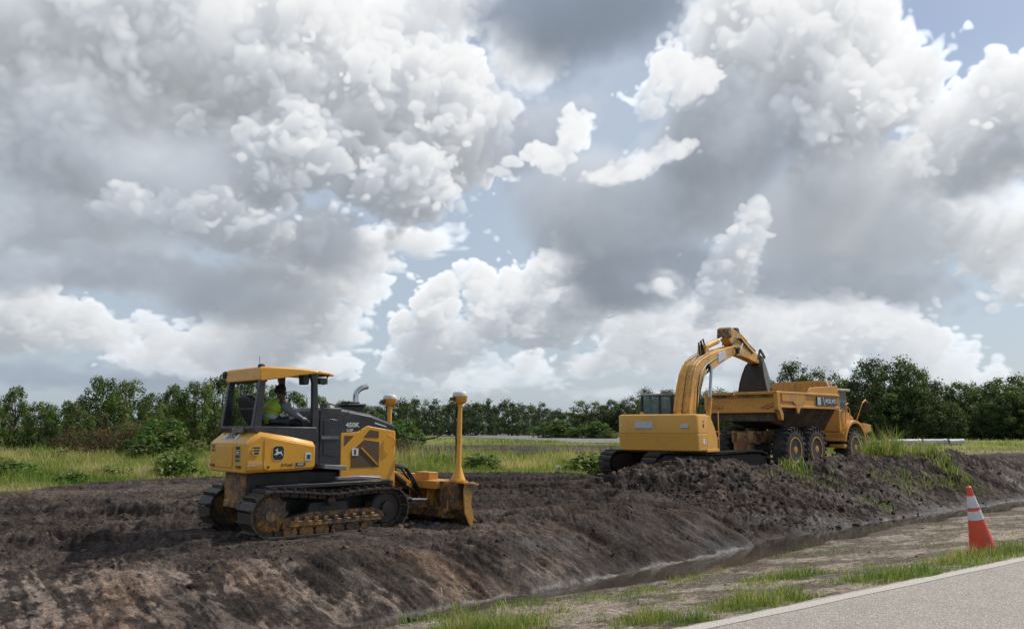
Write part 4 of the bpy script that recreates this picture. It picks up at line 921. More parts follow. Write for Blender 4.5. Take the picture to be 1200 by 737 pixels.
# ================================================================ excavator
EX = (5.95, 30.0, 0.0, 57.0)
def excavator():
    t = thing('excavator', 'orange yellow tracked excavator seen from behind, its arm raised over the dump truck', 'excavator', EX[:3], R(EX[3]))
    Y, B, K = M['exc'], M['boom'], M['black']
    # --- undercarriage, turned away from the house above it
    ua = R(27.0-EX[3]); ca, sa = math.cos(ua), math.sin(ua)
    rot = lambda p: (p[0]*ca-p[1]*sa, p[0]*sa+p[1]*ca, p[2])
    path = belt_path([(-2.02,.46,.40),(2.02,.46,.40)], -.05, .20)
    for sg in (-1, 1):
        yc = 1.28*sg
        mb = shoes(MB(), path, yc, .74, .03, .03, 3); mb.v = [rot(p) for p in mb.v]; mb.build('track_chain', M['mud_steel'], t)
        mb = MB(); mb.prism([(-2.0,.14),(-2.3,.34),(-2.3,.60),(-2.0,.80),(0,.76),(2.0,.80),(2.3,.60),(2.3,.34),(2.0,.14)], yc-.30, yc+.30); mb.v = [rot(p) for p in mb.v]; mb.build('track_frame', M['mud_steel'], t, .02)
        for x, nm in ((-2.02,'sprocket'),(2.02,'idler')):
            mb = MB(); mb.lathe_y([(yc-.16,.10),(yc-.14,.33),(yc+.14,.33),(yc+.16,.10),(yc+sg*.26,.10)], x, .46, 24); mb.v = [rot(p) for p in mb.v]; mb.build(nm, M['mud_steel'], t)
        for k in range(7):
            mb = MB(); mb.lathe_y([(yc-.2,.07),(yc-.18,.10),(yc+.18,.10),(yc+.2,.07)], -1.45+.48*k, .20, 14); mb.v = [rot(p) for p in mb.v]; mb.build('track_roller', M['mud_steel'], t)
    mb = MB(); mb.prism_z([(-.9,-1.1),(.9,-1.1),(1.1,-.5),(1.1,.5),(.9,1.1),(-.9,1.1),(-1.1,.5),(-1.1,-.5)], .42, .74); mb.v = [rot(p) for p in mb.v]
    mb.lathe_z([(.74,.68),(.90,.68)], 0, 0, 28); mb.build('carbody', M['mud_steel'], t, .02)
    # --- house
    def plan(z, rx, hw, xf, r=.22):     # outline at height z: rounded at the rear corners, gently bowed
        pts = []
        for k in range(7): a = R(90*k/6); pts.append((rx+r-r*math.sin(a)*1.0 if False else rx+r*(1-math.sin(a)), -hw+r*(1-math.cos(a))*1.0 if False else -hw+r*(1-math.cos(a)), z))
        return pts
    def ring(z, rx, hw, xf, r):
        o = [(xf, -hw, z)]
        for k in range(7): a = R(90*k/6); o.append((rx+r-r*math.sin(a), -hw+r-r*math.cos(a), z))
        for k in range(1, 8): y = -hw+r+(2*hw-2*r)*k/8; o.append((rx-.05*math.sin(math.pi*k/8), y, z))
        for k in range(7): a = R(90*k/6); o.append((rx+r-r*math.cos(a), hw-r+r*math.sin(a), z))
        o.append((xf, hw, z)); return o
    cw = MB().loft([ring(.92,-2.22,1.34,-1.42,.2), ring(.96,-2.29,1.39,-1.42,.22), ring(1.46,-2.33,1.40,-1.42,.22), ring(1.475,-2.312,1.385,-1.42,.22), ring(1.49,-2.312,1.385,-1.42,.22), ring(1.505,-2.33,1.40,-1.42,.22), ring(2.03,-2.32,1.40,-1.42,.22), ring(2.085,-2.29,1.385,-1.42,.21), ring(2.11,-2.23,1.34,-1.42,.18)])
    c = cw.build('counterweight', Y, t, 0, 28)
    def pl(name, mat, y0, y1, z0, z1, xx=-2.36): return MB().box(xx, xx+.05, y0, y1, z0, z1).build(name, mat, c, .004)
    pl('pale_label', M['pale'], .08, .72, 1.66, 1.87, -2.394); pl('small_label', M['pale'], -1.13, -.85, 1.67, 1.79, -2.372)
    pl('edge_label', M['white'], 1.21, 1.26, 1.70, 1.80, -2.318)
    MB().box(-1.80,-1.62,-1.405,-1.39,1.14,1.32).build('side_label', M['white'], c); MB().box(-1.58,-1.50,-1.405,-1.39,1.15,1.24).build('side_label', M['pale'], c)
    for z0, z1 in ((1.86,1.90),(1.68,1.80)): MB().box(-1.80,-1.68,-1.405,-1.39,z0,z1).build('side_print', M['greyprint'], c)
    MB().tube([(-1.95,.7,2.11),(-1.95,.7,2.17),(-1.95,.62,2.17),(-1.95,.62,2.11)], .022, 7).build('lifting_eye', Y, c); MB().tube([(-1.95,-.62,2.11),(-1.95,-.62,2.17),(-1.95,-.7,2.17),(-1.95,-.7,2.11)], .022, 7).build('lifting_eye', Y, c)
    # side bodies: right one drops away in a curve to the front
    prof = [(-1.40,.98),(-1.40,2.09),(-1.12,2.07),(-.86,1.90),(-.62,1.66),(-.42,1.36),(-.32,1.10),(-.32,.98)]
    MB().prism(prof, -1.385, -.55).build('engine_cover', Y, t, .03)
    MB().box(-1.42,-.26,-1.40,-.55,.88,.99).box(-1.42,1.9,.55,1.38,.88,.99).build('side_skirt', Y, t, .015)
    MB().box(-1.40,.15,.45,1.37,.99,2.06).build('side_cover', Y, t, .03)
    MB().box(-1.40,.4,-.56,.46,.90,1.98).build('engine_hood', Y, t, .03)
    MB().prism_z([(-2.0,-1.0),(-.4,-1.0),(1.6,-.5),(1.85,1.1),(-2.0,1.1)], .86, .98).build('turntable', K, t, .02)
    MB().tube([(-.34,-1.41,1.02),(-.34,-1.41,2.18),(-.30,-1.41,2.24)], .018, 8).tube([(-.34,-1.41,1.55),(-.34,-1.30,1.55)], .015, 6).build('handrail', Y, t)
    MB().tube([(-1.15,-1.3,2.06),(-1.12,-1.3,2.2)], .015, 6).build('mirror_stalk', Y, t)
    # --- cab, left front
    cb = MB(); cs = lambda z, x0, x1, y0, y1: [(x, y, z) for x, y in ((x0,y0),(x1,y0),(x1,y1),(x0,y1))]
    for (x, y) in ((.18,.46),(.18,1.62),(1.72,.46),(1.80,1.62),(.95,1.63)): cb.beam((x,y,1.0),(x*.98+.02,y*.98+.02,2.84),.09,.09)
    cb.box(.14,1.84,.42,1.68,.98,1.62)
    cab = cb.build('cab', K, t, .015)
    MB().loft([cs(2.80,.12,1.86,.42,1.70), cs(2.86,.16,1.80,.46,1.66), cs(2.885,.28,1.66,.55,1.55)]).build('cab_roof', M['bare'], cab, .01)
    for args in ((.19,.21,.50,1.58,1.64,2.78),(.24,1.70,1.63,1.645,1.64,2.78),(.24,1.68,.455,.47,1.64,2.78),(1.74,1.755,.52,1.58,1.64,2.78)):
        MB().box(*args).build('window', M['glass'], cab)
    MB().box(.45,.62,.64,1.12,1.6,2.35).box(.45,.95,.64,1.12,1.55,1.68).build('seat', M['seat'], cab, .04)
    MB().beam((.16,.92,1.62),(.18,.92,2.8),.06,.06).build('cab_post', K, cab)
    # --- boom (in the plane y = 0): outline from foot to nose
    up = [(.15,1.55),(-.12,2.25),(.16,3.00),(.42,3.52),(.78,3.90),(1.30,4.14),(2.2,4.38),(3.6,4.66),(5.10,4.92),(5.50,4.90)]
    lo = [(.55,1.45),(.62,2.15),(1.00,2.95),(1.30,3.36),(1.62,3.56),(2.15,3.72),(3.0,3.98),(4.0,4.26),(5.2,4.56),(5.55,4.62)]
    w = [.30,.30,.30,.29,.28,.27,.25,.24,.22,.22]
    bm_ = MB().loft([[(u[0],-k,u[1]),(u[0],k,u[1]),(l[0],k,l[1]),(l[0],-k,l[1])] for u, l, k in zip(up, lo, w)])
    bo = bm_.build('boom', B, t, .02, 12)
    MB().prism([(3.10,4.12),(3.95,4.34),(3.95,4.64),(3.10,4.47)], -.272, -.24).build('boom_label', M['pale'], bo)
    MB().lathe_y([(-.34,.13),(.34,.13)], 5.46, 4.74, 18).build('boom_pin', K, bo)
    for sg in (-1, 1):
        MB().prism([(1.78,3.66),(1.72,3.98),(2.05,4.05),(2.18,3.80)], sg*.27-.03, sg*.27+.03).lathe_y([(sg*.27-.07,.12),(sg*.27+.07,.12)], 1.95, 3.90, 14).build('cylinder_lug', K, bo)
        MB().cyl((1.15,.44*sg,1.40),(1.62,.42*sg,2.75),.095,14).build('boom_cylinder', B, t)
        MB().cyl((1.62,.42*sg,2.75),(1.95,.40*sg,3.90),.058,12).build('boom_rod', M['chrome'], t)
    # hoses over the boom's back and sides
    for k, (o, y) in enumerate(((.06,-.22),(.07,-.06),(.06,.2))):
        pts = [(u[0]-o*(1 if i < 4 else .3), y, u[1]+o*(0 if i < 3 else 1)) for i, u in enumerate(up[:7])]
        MB().tube(pts, .015, 7).build('boom_hose', M['hose'] if k == 1 else B, bo)
    MB().tube([(.45,-.34,1.6),(.42,-.38,2.4),(.6,-.36,3.1),(1.0,-.33,3.6),(1.7,-.30,3.95),(3.0,-.27,4.32)], .024, 7).tube([(.62,-.34,1.6),(.62,-.38,2.4),(.85,-.36,3.0),(1.3,-.33,3.5),(1.9,-.30,3.85)], .024, 7).build('boom_pipe', M['hose'], bo)
    for a, b in (((1.55,-.12,4.30),(1.45,-.12,4.75)),((1.95,-.05,4.40),(1.85,-.05,4.86))):
        MB().tube([a, b, (b[0]+.25, b[1], b[2]+.08), (a[0]+.45, a[1], a[2]+.10)], .03, 7).build('hose_loop', M['hose'], bo)
    # --- stick cylinder on top of the boom
    MB().cyl((2.15,0,4.62),(3.75,0,5.00),.115,16).build('stick_cylinder', B, t); MB().cyl((3.75,0,5.00),(4.62,0,5.27),.06,12).build('stick_rod', M['chrome'], t)
    MB().prism([(2.0,4.38),(2.1,4.74),(2.35,4.70),(2.5,4.44)], -.16, .16).build('cylinder_bracket', B, bo, .015)
    # --- stick
    stx = [(4.50,5.20),(4.55,5.52),(4.72,5.60),(5.30,5.62),(5.9,5.50),(7.2,5.08),(9.05,4.62),(9.12,4.42),(8.4,4.40),(7.2,4.50),(6.1,4.58),(5.65,4.55),(5.3,4.60),(5.2,4.85)]
    # lofted as left/right plates with a slight taper
    st = MB().prism(stx, -.185, .185).build('stick', B, t, .025)
    MB().prism([(4.44,5.18),(4.50,5.56),(4.74,5.64),(4.86,5.30)], -.24, .24).lathe_y([(-.28,.10),(.28,.10)], 4.66, 5.30, 14).build('stick_lug', M['truck_low'], st, .01)
    MB().cyl((6.0,0,5.62),(7.3,0,5.28),.09,14).build('bucket_cylinder', B, t); MB().cyl((7.3,0,5.28),(8.55,0,4.98),.05,12).build('bucket_rod', M['chrome'], t)
    MB().prism([(5.7,5.45),(5.8,5.72),(6.1,5.72),(6.25,5.40)], -.12, .12).build('bracket', K, st)
    for y in (-.2,.2): MB().beam((8.35,y,4.62),(8.62,y,5.0),.05,.12).beam((8.62,y*1.1,5.0),(9.25,y*1.1,4.72),.05,.12).build('bucket_link', K, t)
    for k, y in enumerate((-.21,-.17,.20)):
        MB().tube([(4.9,y*.9,4.95),(5.35,y*1.35,5.25),(5.9,y*1.2,5.28),(6.9,y,4.98),(7.6,y,4.80)], .026, 7).tube([(5.0,y*1.5,4.85),(5.25,y*1.9,4.6),(5.6,y*1.5,4.78),(6.2,y*1.1,5.1)], .022, 7).build('stick_hose', M['hose'], st)
    # --- bucket: curled so its back shows, mouth down over the lorry's body
    bw = .68
    bx = lambda x: 8.95+(x-9.0)*.74
    shell_ = [(9.12,4.46),(8.62,4.52),(8.18,4.28),(7.92,3.92),(7.80,3.55),(7.82,3.22)]
    shell_ = [(bx(x), z) for x, z in shell_]
    inner = [(x+.05*(1 if i > 1 else .1), z-.05) for i, (x, z) in enumerate(shell_)]
    wd = [.25,.27,.36,.45,.54,.61]; wd = wd+wd[::-1]
    bk = MB().loft([[(x, sg_*w_, z) for (x, z), w_ in zip(shell_+inner[::-1], wd)] for sg_ in (-1, 1)])
    bkt = bk.build('bucket', M['mud_steel'], t, .01)
    for sg_ in (-1, 1):
        pp = [(9.16,4.46,.25),(8.62,4.54,.27),(8.16,4.30,.36),(7.90,3.93,.45),(7.78,3.55,.54),(7.80,3.18,.61),(8.05,3.15,.61),(8.75,3.50,.55),(9.12,4.0,.38)]; pp = [(bx(a_), b_, c_) for a_, b_, c_ in pp]
        MB().loft([[(x, sg_*(w_+o_), z) for x, z, w_ in pp] for o_ in (0, .035)]).build('side_plate', M['plate_mud'] if sg_ < 0 else M['mud_steel'], bkt)
    for k in range(5):
        y = -.50+.25*k; MB().loft([[(7.80+.262,y-.05,3.26),(8.062,y+.05,3.26),(8.122,y+.05,3.26),(8.122,y-.05,3.26)],[(8.082,y-.025,3.02),(8.082,y+.025,3.02),(8.112,y+.025,3.02),(8.112,y-.025,3.02)]]).build('tooth', M['mud_steel'], bkt)
    for y in (-.2,.2): MB().prism([(8.55,4.48),(8.6,4.78),(9.0,4.72),(9.2,4.44)], y-.03, y+.03).build('ear', K, bkt)
    MB().loft([[(x, y, z) for x, z in ((8.85,4.2),(8.6,4.3),(8.38,4.0),(8.24,3.6),(8.28,3.22),(8.5,3.28),(8.75,3.6))] for y in (-.36, .36)]).build('bucket_soil', M['soil_clod'], bkt, .08)
    return t
M['plate_mud'] = worn('worn_bucket_plate', (.105,.10,.095), .55, (.07,.055,.045), .6, metal=.2)
M['soil_clod'] = flat('heap_soil', (.045,.034,.027), .95)
excavator()

# ================================================================ articulated dump truck
TR = (9.69, 36.19, -.23, 45.0)
def dump_truck():
    t = thing('dump_truck', 'dusty orange articulated dump truck parked behind the soil heap under the excavator bucket', 'dump truck', TR[:3], R(TR[3]))
    Y, L, K = M['truck'], M['truck_low'], M['black']
    W = 1.64
    # --- body (tipping box): sides with a thick top rail, ribs, open at the top
    sd_r = [(-.10,2.62),(-.12,3.36),(5.66,3.36),(5.66,2.80),(1.90,2.74),(1.20,2.30),(.42,2.26),(.10,2.30)]
    bed = MB()
    for sg in (-1, 1): bed.prism([(-.10,2.60),(-.12,3.30),(5.66,3.30),(5.66,2.78),(.3,2.74)], min(sg*W, sg*(W-.08)), max(sg*W, sg*(W-.08)))
    hull = MB(); hull.loft([[(x, y, z) for y, z in ((-.95,zb),(.95,zb),(W-.06,zt),(W-.14,zt+.05),(.93,zb+.09),(-.93,zb+.09),(-W+.14,zt+.05),(-W+.06,zt))] for x, zb, zt in ((.05,2.20,2.74),(2.2,1.85,2.76),(5.6,1.75,2.80))])
    bd = bed.build('bed', Y, t, .015); hull.build('bed_floor', M['hull_mud_shade'], bd, .02)
    for sg in (-1, 1):
        MB().box(-.16, 5.70, min(sg*(W-.12), sg*(W+.06)), max(sg*(W-.12), sg*(W+.06)), 3.27, 3.37).build('top_rail', Y, bd, .02)
        MB().box(-.05, 5.66, min(sg*(W-.05), sg*(W+.045)), max(sg*(W-.05), sg*(W+.045)), 2.70, 2.80).build('bottom_rail', Y, bd, .015)
        y0, y1 = sorted((sg*(W-.02), sg*(W+.05)))
        MB().prism([(.30,3.30),(.30,2.98),(.55,2.96),(1.25,2.96),(1.50,2.80),(1.62,2.48),(1.74,2.48),(1.95,2.78),(2.35,2.93),(2.40,3.30)], y0, y1).build('side_rib', Y, bd, .012)
        MB().prism([(-.16,2.62),(-.16,3.36),(.06,3.36),(.10,2.78),(.34,2.44),(.30,2.18),(.16,2.20),(.0,2.55)], min(sg*(W-.10), sg*(W+.08)), max(sg*(W-.10), sg*(W+.08))).build('corner_post', Y, bd, .02)
    pk = MB().box(3.45,5.42,-W-.062,-W-.03,2.86,3.22).build('name_panel', M['greyprint'], bd)
    MB().box(3.46,3.78,-W-.066,-W-.060,2.87,3.21).build('name_panel_stripe', M['pale'], pk)
    MB().beam((3.98,-W-.066,3.22),(4.16,-W-.066,2.87),.006,.05).build('name_panel_slash', M['white'], pk)
    text('name_lettering', 'VOLVO', .26, M['white'], pk, (4.76, -W-.066, 3.04), (R(90), 0, 0), .003, .006, 1.28)
    # tailgate: sill beam, recessed panel, slanting stiffeners, top rail broken by a notch
    tg = MB().box(.00,.06,-W+.10,W-.10,2.58,3.26).build('tail_panel', Y, bd, .01)
    MB().box(-.20,.06,-W+.06,.22,3.25,3.37).build('tail_rail', Y, tg, .02); MB().box(-.20,.06,.40,W-.06,3.25,3.37).build('tail_rail', Y, tg, .02)
    MB().box(-.02,.04,-W+.16,W-.16,2.16,2.55).build('tail_shade_plate', M['hull_mud_shade'], tg); MB().box(-.14,.06,-W+.08,W-.08,2.50,2.62).build('tail_sill', Y, tg, .015); MB().box(-.06,.05,-W+.1,W-.1,3.14,3.25).build('tail_shadow_rail', M['truck_low'], tg)  # dark plate added below the sill, standing in for shade there
    for sg in (-1, 1): MB().beam((-.05,sg*(W-.12),2.95),(-.05,sg*(W-.75),2.72),.05,.06).beam((-.05,sg*(W-.12),2.84),(-.05,sg*(W-.55),2.70),.05,.06).build('stiffener', Y, tg)
    # headboard / spill guard
    hb = MB()
    hb.prism_x([(-1.55,3.30),(-1.50,3.58),(-1.22,3.80),(-1.14,3.98),(-.70,4.04),(1.2,4.02),(1.58,3.98),(1.62,3.30)], 5.60, 5.70)
    hb.prism([(2.60,3.34),(2.9,3.60),(5.62,3.76),(5.62,3.34)], -W-.02, -W+.04); hb.prism([(2.60,3.34),(2.9,3.60),(5.62,3.76),(5.62,3.34)], W-.04, W+.02)
    hb.box(5.70,6.35,-1.1,1.3,3.86,3.93)
    hbo = hb.build('headboard', Y, bd, .015)
    for k in range(9): MB().box(5.585,5.60,-1.05+.29*k,-1.01+.29*k,3.38,3.96).build('rib', Y, hbo)
    # --- soil load, seen over the rim
    # --- rear chassis, dark under the body
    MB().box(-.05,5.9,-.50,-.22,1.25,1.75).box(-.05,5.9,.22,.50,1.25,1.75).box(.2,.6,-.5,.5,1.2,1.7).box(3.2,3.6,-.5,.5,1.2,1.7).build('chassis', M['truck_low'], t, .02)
    MB().box(-.05,.35,-.34,.42,.95,1.70).box(-.10,.0,-.22,.25,1.0,1.5).build('rear_hitch', L, t, .02)
    MB().box(-.115,-.10,-.16,.19,1.08,1.42).build('hitch_plate', M['orange_dull'], t, .01)
    MB().box(.15,.25,-.85,.85,1.60,1.75).build('light_bar', K, t, .01)
    for sg in (-1, 1):
        MB().box(.10,.15,sg*.68-.12,sg*.68+.12,1.62,1.72).build('tail_light', M['redlens'], t)
        MB().cyl((3.0,.62*sg,1.35),(2.55,.70*sg,2.1),.10,12).build('tipping_cylinder', K, t); MB().cyl((2.55,.70*sg,2.1),(2.40,.74*sg,2.5),.06,10).build('tipping_rod', M['chrome'], t)
        MB().box(.92,3.95,sg*.9-.12,sg*.9+.12,.86,1.16).build('bogie_beam', M['black'], t, .03)
    # --- wheels
    def wheel(x, sg, zc=.96, y=1.30):
        yc = sg*y; w = .32; Rr = .95
        mb = MB()
        prof = [(-w,.52),(-w-.02,.62),(-w,.80),(-w+.07,.90),(-w*.5,.935),(0,.942),(w*.5,.935),(w-.07,.90),(w,.80),(w+.02,.62),(w,.52)]
        mb.lathe_y([(yc+a, r) for a, r in prof], x, zc, 44)
        for k in range(22):
            for side in (-1, 1):
                a0 = 2*math.pi*(k+(.5 if side > 0 else 0))/22
                def pt(da, r, yy): a = a0+da; return (x+r*math.cos(a), yc+yy*side, zc+r*math.sin(a))
                mb.loft([[pt(-.055+sk, .90, yy), pt(.055+sk, .90, yy), pt(.045+sk, top, yy), pt(-.045+sk, top, yy)] for yy, sk, top in ((.01,.10,.975),(.20,.02,.972),(w+.005,-.02,.93))])
                mb.loft([[pt(-.05-.02, .80, yy), pt(.05-.02, .80, yy), pt(.05-.02, .93, yy), pt(-.05-.02, .93, yy)] for yy in (w-.04, w+.03)])
        wh = thing_part('wheel', t)
        mb.build('tyre', M['rubber'], wh, 0, 30)
        rm = MB(); o = sg
        rm.lathe_y([(yc+o*.26,.54),(yc+o*.335,.545),(yc+o*.335,.49),(yc+o*.28,.45),(yc+o*.21,.41),(yc+o*.22,.31),(yc+o*.27,.27),(yc+o*.27,.05)], x, zc, 32)
        for k in range(16):
            a = 2*math.pi*k/16; rm.lathe_y([(yc+o*.20,.02),(yc+o*.245,.02)] , x+.35*math.cos(a), zc+.35*math.sin(a), 6)
        rm.build('rim', M['rim_paint'], wh, 0, 30)
        hb_ = MB().lathe_y([(yc+o*.24,.20),(yc+o*.31,.19),(yc+o*.33,.12),(yc+o*.33,.02)], x, zc, 20); hb_.build('hub', M['rim_paint'], wh)
    for x in (1.43, 3.38):
        for sg in (-1, 1): wheel(x, sg)
    for sg in (-1, 1): wheel(7.35, sg, .96, 1.30)
    # --- front unit: frame, cab, bonnet, fenders
    MB().box(5.6,9.3,-.5,.5,.95,1.5).build('front_frame', K, t, .03)
    cb = MB(); cb.box(6.35,8.15,-.98,.78,1.55,2.62)
    for x, y in ((6.40,.74),(6.40,-.94),(8.10,.74),(8.10,-.94),(7.25,-.95),(7.15,.76)): cb.beam((x,y,2.6),(x*1.0-.03*(x-7.1),y*.93,3.62),.09,.09)
    cab = cb.build('cab', Y, t, .025)
    MB().box(6.28,8.36,-1.05,.86,3.60,3.71).build('cab_roof', M['pale_roof'], cab, .03)
    for a in ((8.09,8.105,-.88,.70,2.65,3.58),(6.385,6.40,-.88,.70,2.65,3.58),(7.30,8.06,-.945,-.93,2.65,3.58),(6.45,7.20,-.945,-.93,2.65,3.58),(6.45,7.80,.77,.785,2.65,3.58)): MB().box(*a).build('window', M['glass'], cab)
    MB().box(6.7,7.2,-.3,.3,2.4,3.2).build('seat', M['seat'], cab, .05)
    MB().box(6.22,6.85,-1.40,-.70,1.70,2.70).build('side_locker', Y, t, .02); MB().box(6.22,6.62,.70,1.28,1.70,2.72).build('side_locker', Y, t, .02)
    MB().prism([(8.15,1.7),(8.15,2.70),(8.8,2.60),(9.35,2.35),(9.4,1.6)], -.72, .72).build('bonnet', Y, t, .05)
    for sg in (-1, 1):
        yo, yi = 1.66, .70
        arch = [(7.35+1.22*math.cos(R(a)), 1.02+1.20*math.sin(R(a))) for a in range(168, -2, -10)]
        ins = [(7.35+1.08*math.cos(R(a)), 1.02+1.06*math.sin(R(a))) for a in range(-2, 169, 10)]
        fe = MB().prism(arch+ins, min(sg*yo, sg*yi), max(sg*yo, sg*yi)); fe.prism([(8.4,1.8),(8.3,2.10),(9.25,2.0),(9.3,1.7),(8.6,1.6)], min(sg*1.60, sg*.70), max(sg*1.60, sg*.70))
        fe.build('fender', Y, t, .02)
        MB().box(6.20,6.55,min(sg*1.55,sg*.7),max(sg*1.55,sg*.7),1.40,1.66).box(6.15,6.5,min(sg*1.6,sg*.9),max(sg*1.6,sg*.9),.95,1.12).build('step', Y, t, .02)
        MB().tube([(6.75,sg*1.45,2.05),(6.75,sg*1.5,2.95),(7.0,sg*1.5,3.0)], .025, 7).tube([(7.25,sg*1.45,2.25),(7.25,sg*1.45,2.75),(6.8,sg*1.45,2.95)], .02, 7).build('handrail', Y, t)
        MB().tube([(8.35,sg*1.3,2.25),(8.30,sg*1.5,2.7),(8.5,sg*1.55,3.05),(8.85,sg*1.55,3.2),(9.15,sg*1.55,3.05)], .03, 8).build('mirror_arm', Y, t)
        MB().box(9.02,9.10,sg*1.55-.13,sg*1.55+.13,2.62,3.08).build('mirror', K, t, .02)
        MB().box(9.36,9.42,sg*.50-.14,sg*.50+.14,1.9,2.1).build('headlight', M['pale'], t, .01)
    MB().tube([(8.6,-1.0,2.3),(9.0,-1.2,2.9),(8.2,-1.35,3.75)], .012, 6).build('antenna', K, t)
    MB().cyl((8.0,.55,2.7),(8.0,.55,3.5),.08,14).build('exhaust_pipe', K, t)
    return t
def thing_part(name, parent):
    o = bpy.data.objects.new(name, None); C.objects.link(o); o.parent = parent; o.empty_display_size = .1; return o
M['hull_mud_shade'] = worn('muddy_shaded_hull', (.16,.085,.03), .7, (.05,.036,.026), 1.0, scale=.8)  # mud plus the shade under the bed, darkened into the hull colour
M['rim_paint'] = worn('rim_paint', (.66,.31,.05), .5, (.17,.10,.06), .3)
M['orange_dull'] = worn('dull_orange', (.30,.085,.02), .6, (.1,.07,.05), .5)
M['pale_roof'] = worn('pale_roof', (.62,.52,.38), .5, (.3,.22,.15), .4)
dump_truck()

# ================================================================ traffic cone, pipes, litter, far poles
def traffic_cone():
    x, y = 7.22, 13.42; z = zat(x, y)
    t = thing('traffic_cone', 'orange traffic cone with two white collars leaning at the grassy road edge', 'traffic cone', (x, y, z+.0), R(20))
    t.scale = (1.03, 1.03, 1.05)
    t.rotation_euler = (R(2), R(-10.5), R(0))
    def rad(h): return .185-(.185-.030)*h/.93
    def lay(a, b, o=0.0): return [(.03+a, rad(a)+o), (.03+b, rad(b)+o)]
    c = MB(); c.lathe_z([(.0,.20),(.035,.195),(.05,.187)]+[(.03+h, rad(h)) for h in (.05,.2,.4,.6,.8,.87,.90)]+[(.935,.040),(.955,.036),(.965,.022)], 0, 0, 40)
    b = c.build('cone_body', M['conered'], t)
    MB().lathe_z(lay(.46,.585,.0035), 0, 0, 40).build('white_collar', M['conewhite'], b); MB().lathe_z(lay(.635,.80,.0035), 0, 0, 40).build('white_collar', M['conewhite'], b)
    MB().prism_z([(-.20,-.16),(-.16,-.20),(.16,-.20),(.20,-.16),(.20,.16),(.16,.20),(-.16,.20),(-.20,.16)], -.02, .035).build('base', M['conebase'], t, .01)
traffic_cone()
# pale pipes lying beyond the weeds
for k, (x, y, L, a, lab) in enumerate(((34.2,75.2,3.0,8,'longest pale pipe lying in the grass beyond the soil heap, leftmost of the row'),(36.9,75.3,2.0,-3,'pale pipe in the grass, middle one of the row beyond the soil heap'),(38.6,75.0,1.3,5,'short pale pipe with open end at the right end of the row in the grass'))):
    t = thing('pipe', lab, 'pipe', (x, y, .30), R(a), 'pale pipes lying beyond the soil heap')
    r = .27
    m = MB(); n = 22
    m.loft([[(xx, rr_*math.cos(2*math.pi*j/n), rr_*math.sin(2*math.pi*j/n)) for j in range(n)] for xx, rr_ in ((-L/2,r*.8),(-L/2,r),(L/2-.25,r),(L/2-.25,r*1.12),(L/2,r*1.12),(L/2,r*.85),(-L/2+.01,r*.8))], caps=False)
    m.build('pipe_wall', M['pipe'], t)
# scrap of white litter in the grass
x, y = 1.85, 34.0
tag(MB().loft([[(x+dx, y+dy, zat(x, y)+.12+dz) for dx, dy, dz in ((-.16,0,0),(.10,-.05,.02),(.17,.06,.05),(-.10,.10,.03))],[(x+dx, y+dy, zat(x, y)+.17+dz) for dx, dy, dz in ((-.12,.02,.02),(.06,-.03,.07),(.12,.05,.05),(-.07,.08,.05))]]).build('litter', M['white'], None), 'scrap of white litter lying in the tall grass left of the excavator', 'litter')
for (x, y, h, lab) in ((15.3,215,6.2,'thin grey utility pole far off, the taller of two by the gap in the trees'),(17.6,240,6.3,'thin grey utility pole far off, the shorter of two by the gap in the trees')):
    t = thing('utility_pole', lab, 'utility pole', (x, y, 0), R(30), 'utility poles far beyond the field')
    MB().cyl((0,0,-.3),(0,0,h),.09,8,.06).build('pole', M['bare'], t); MB().box(-.6,.6,-.04,.04,h-.6,h-.52).build('crossarm', M['bare'], t)

# ================================================================ plants
def leaf_material(name, trans=.35, rough=.6):
    m, nt, p = newmat(name); at = nt.nodes.new('ShaderNodeAttribute'); at.attribute_name = 'tint'
    nt.links.new(at.outputs['Color'], p.inputs['Base Color']); p.inputs['Roughness'].default_value = rough; p.inputs['Specular IOR Level'].default_value = .25
    tr = nt.nodes.new('ShaderNodeBsdfTranslucent'); nt.links.new(mixc(nt, 1.0, at.outputs['Color'], (1.25,1.35,.6), 'MULTIPLY'), tr.inputs[0])
    mx = nt.nodes.new('ShaderNodeMixShader'); mx.inputs[0].default_value = trans
    nt.links.new(p.outputs[0], mx.inputs[1]); nt.links.new(tr.outputs[0], mx.inputs[2]); nt.links.new(mx.outputs[0], nt.nodes['Material Output'].inputs[0])
    return m
M['leaf'] = leaf_material('leaf', .36); M['blade_grass'] = leaf_material('grass_blade', .40, .5)
M['bark'] = flat('bark', (.085,.068,.052), .95)
def leaves(P, D, size, tint, rng, aspect=.5):
    """rhombic leaves at points P, facing roughly along D"""
    n = len(P); D = D/np.linalg.norm(D, axis=1)[:, None]
    a = np.cross(D, rng.normal(size=(n, 3))); a /= np.linalg.norm(a, axis=1)[:, None]; b = np.cross(D, a)
    s = (size*rng.uniform(.6, 1.35, n))[:, None]; bend = D*s*rng.uniform(-.25, .25, (n, 1))
    V = np.stack([P-a*s*.5, P+b*s*aspect*.5+bend, P+a*s*.5, P-b*s*aspect*.5+bend], 1).reshape(-1, 3)
    F = np.arange(4*n).reshape(n, 4)
    return V, F, np.repeat(tint, 4, 0)
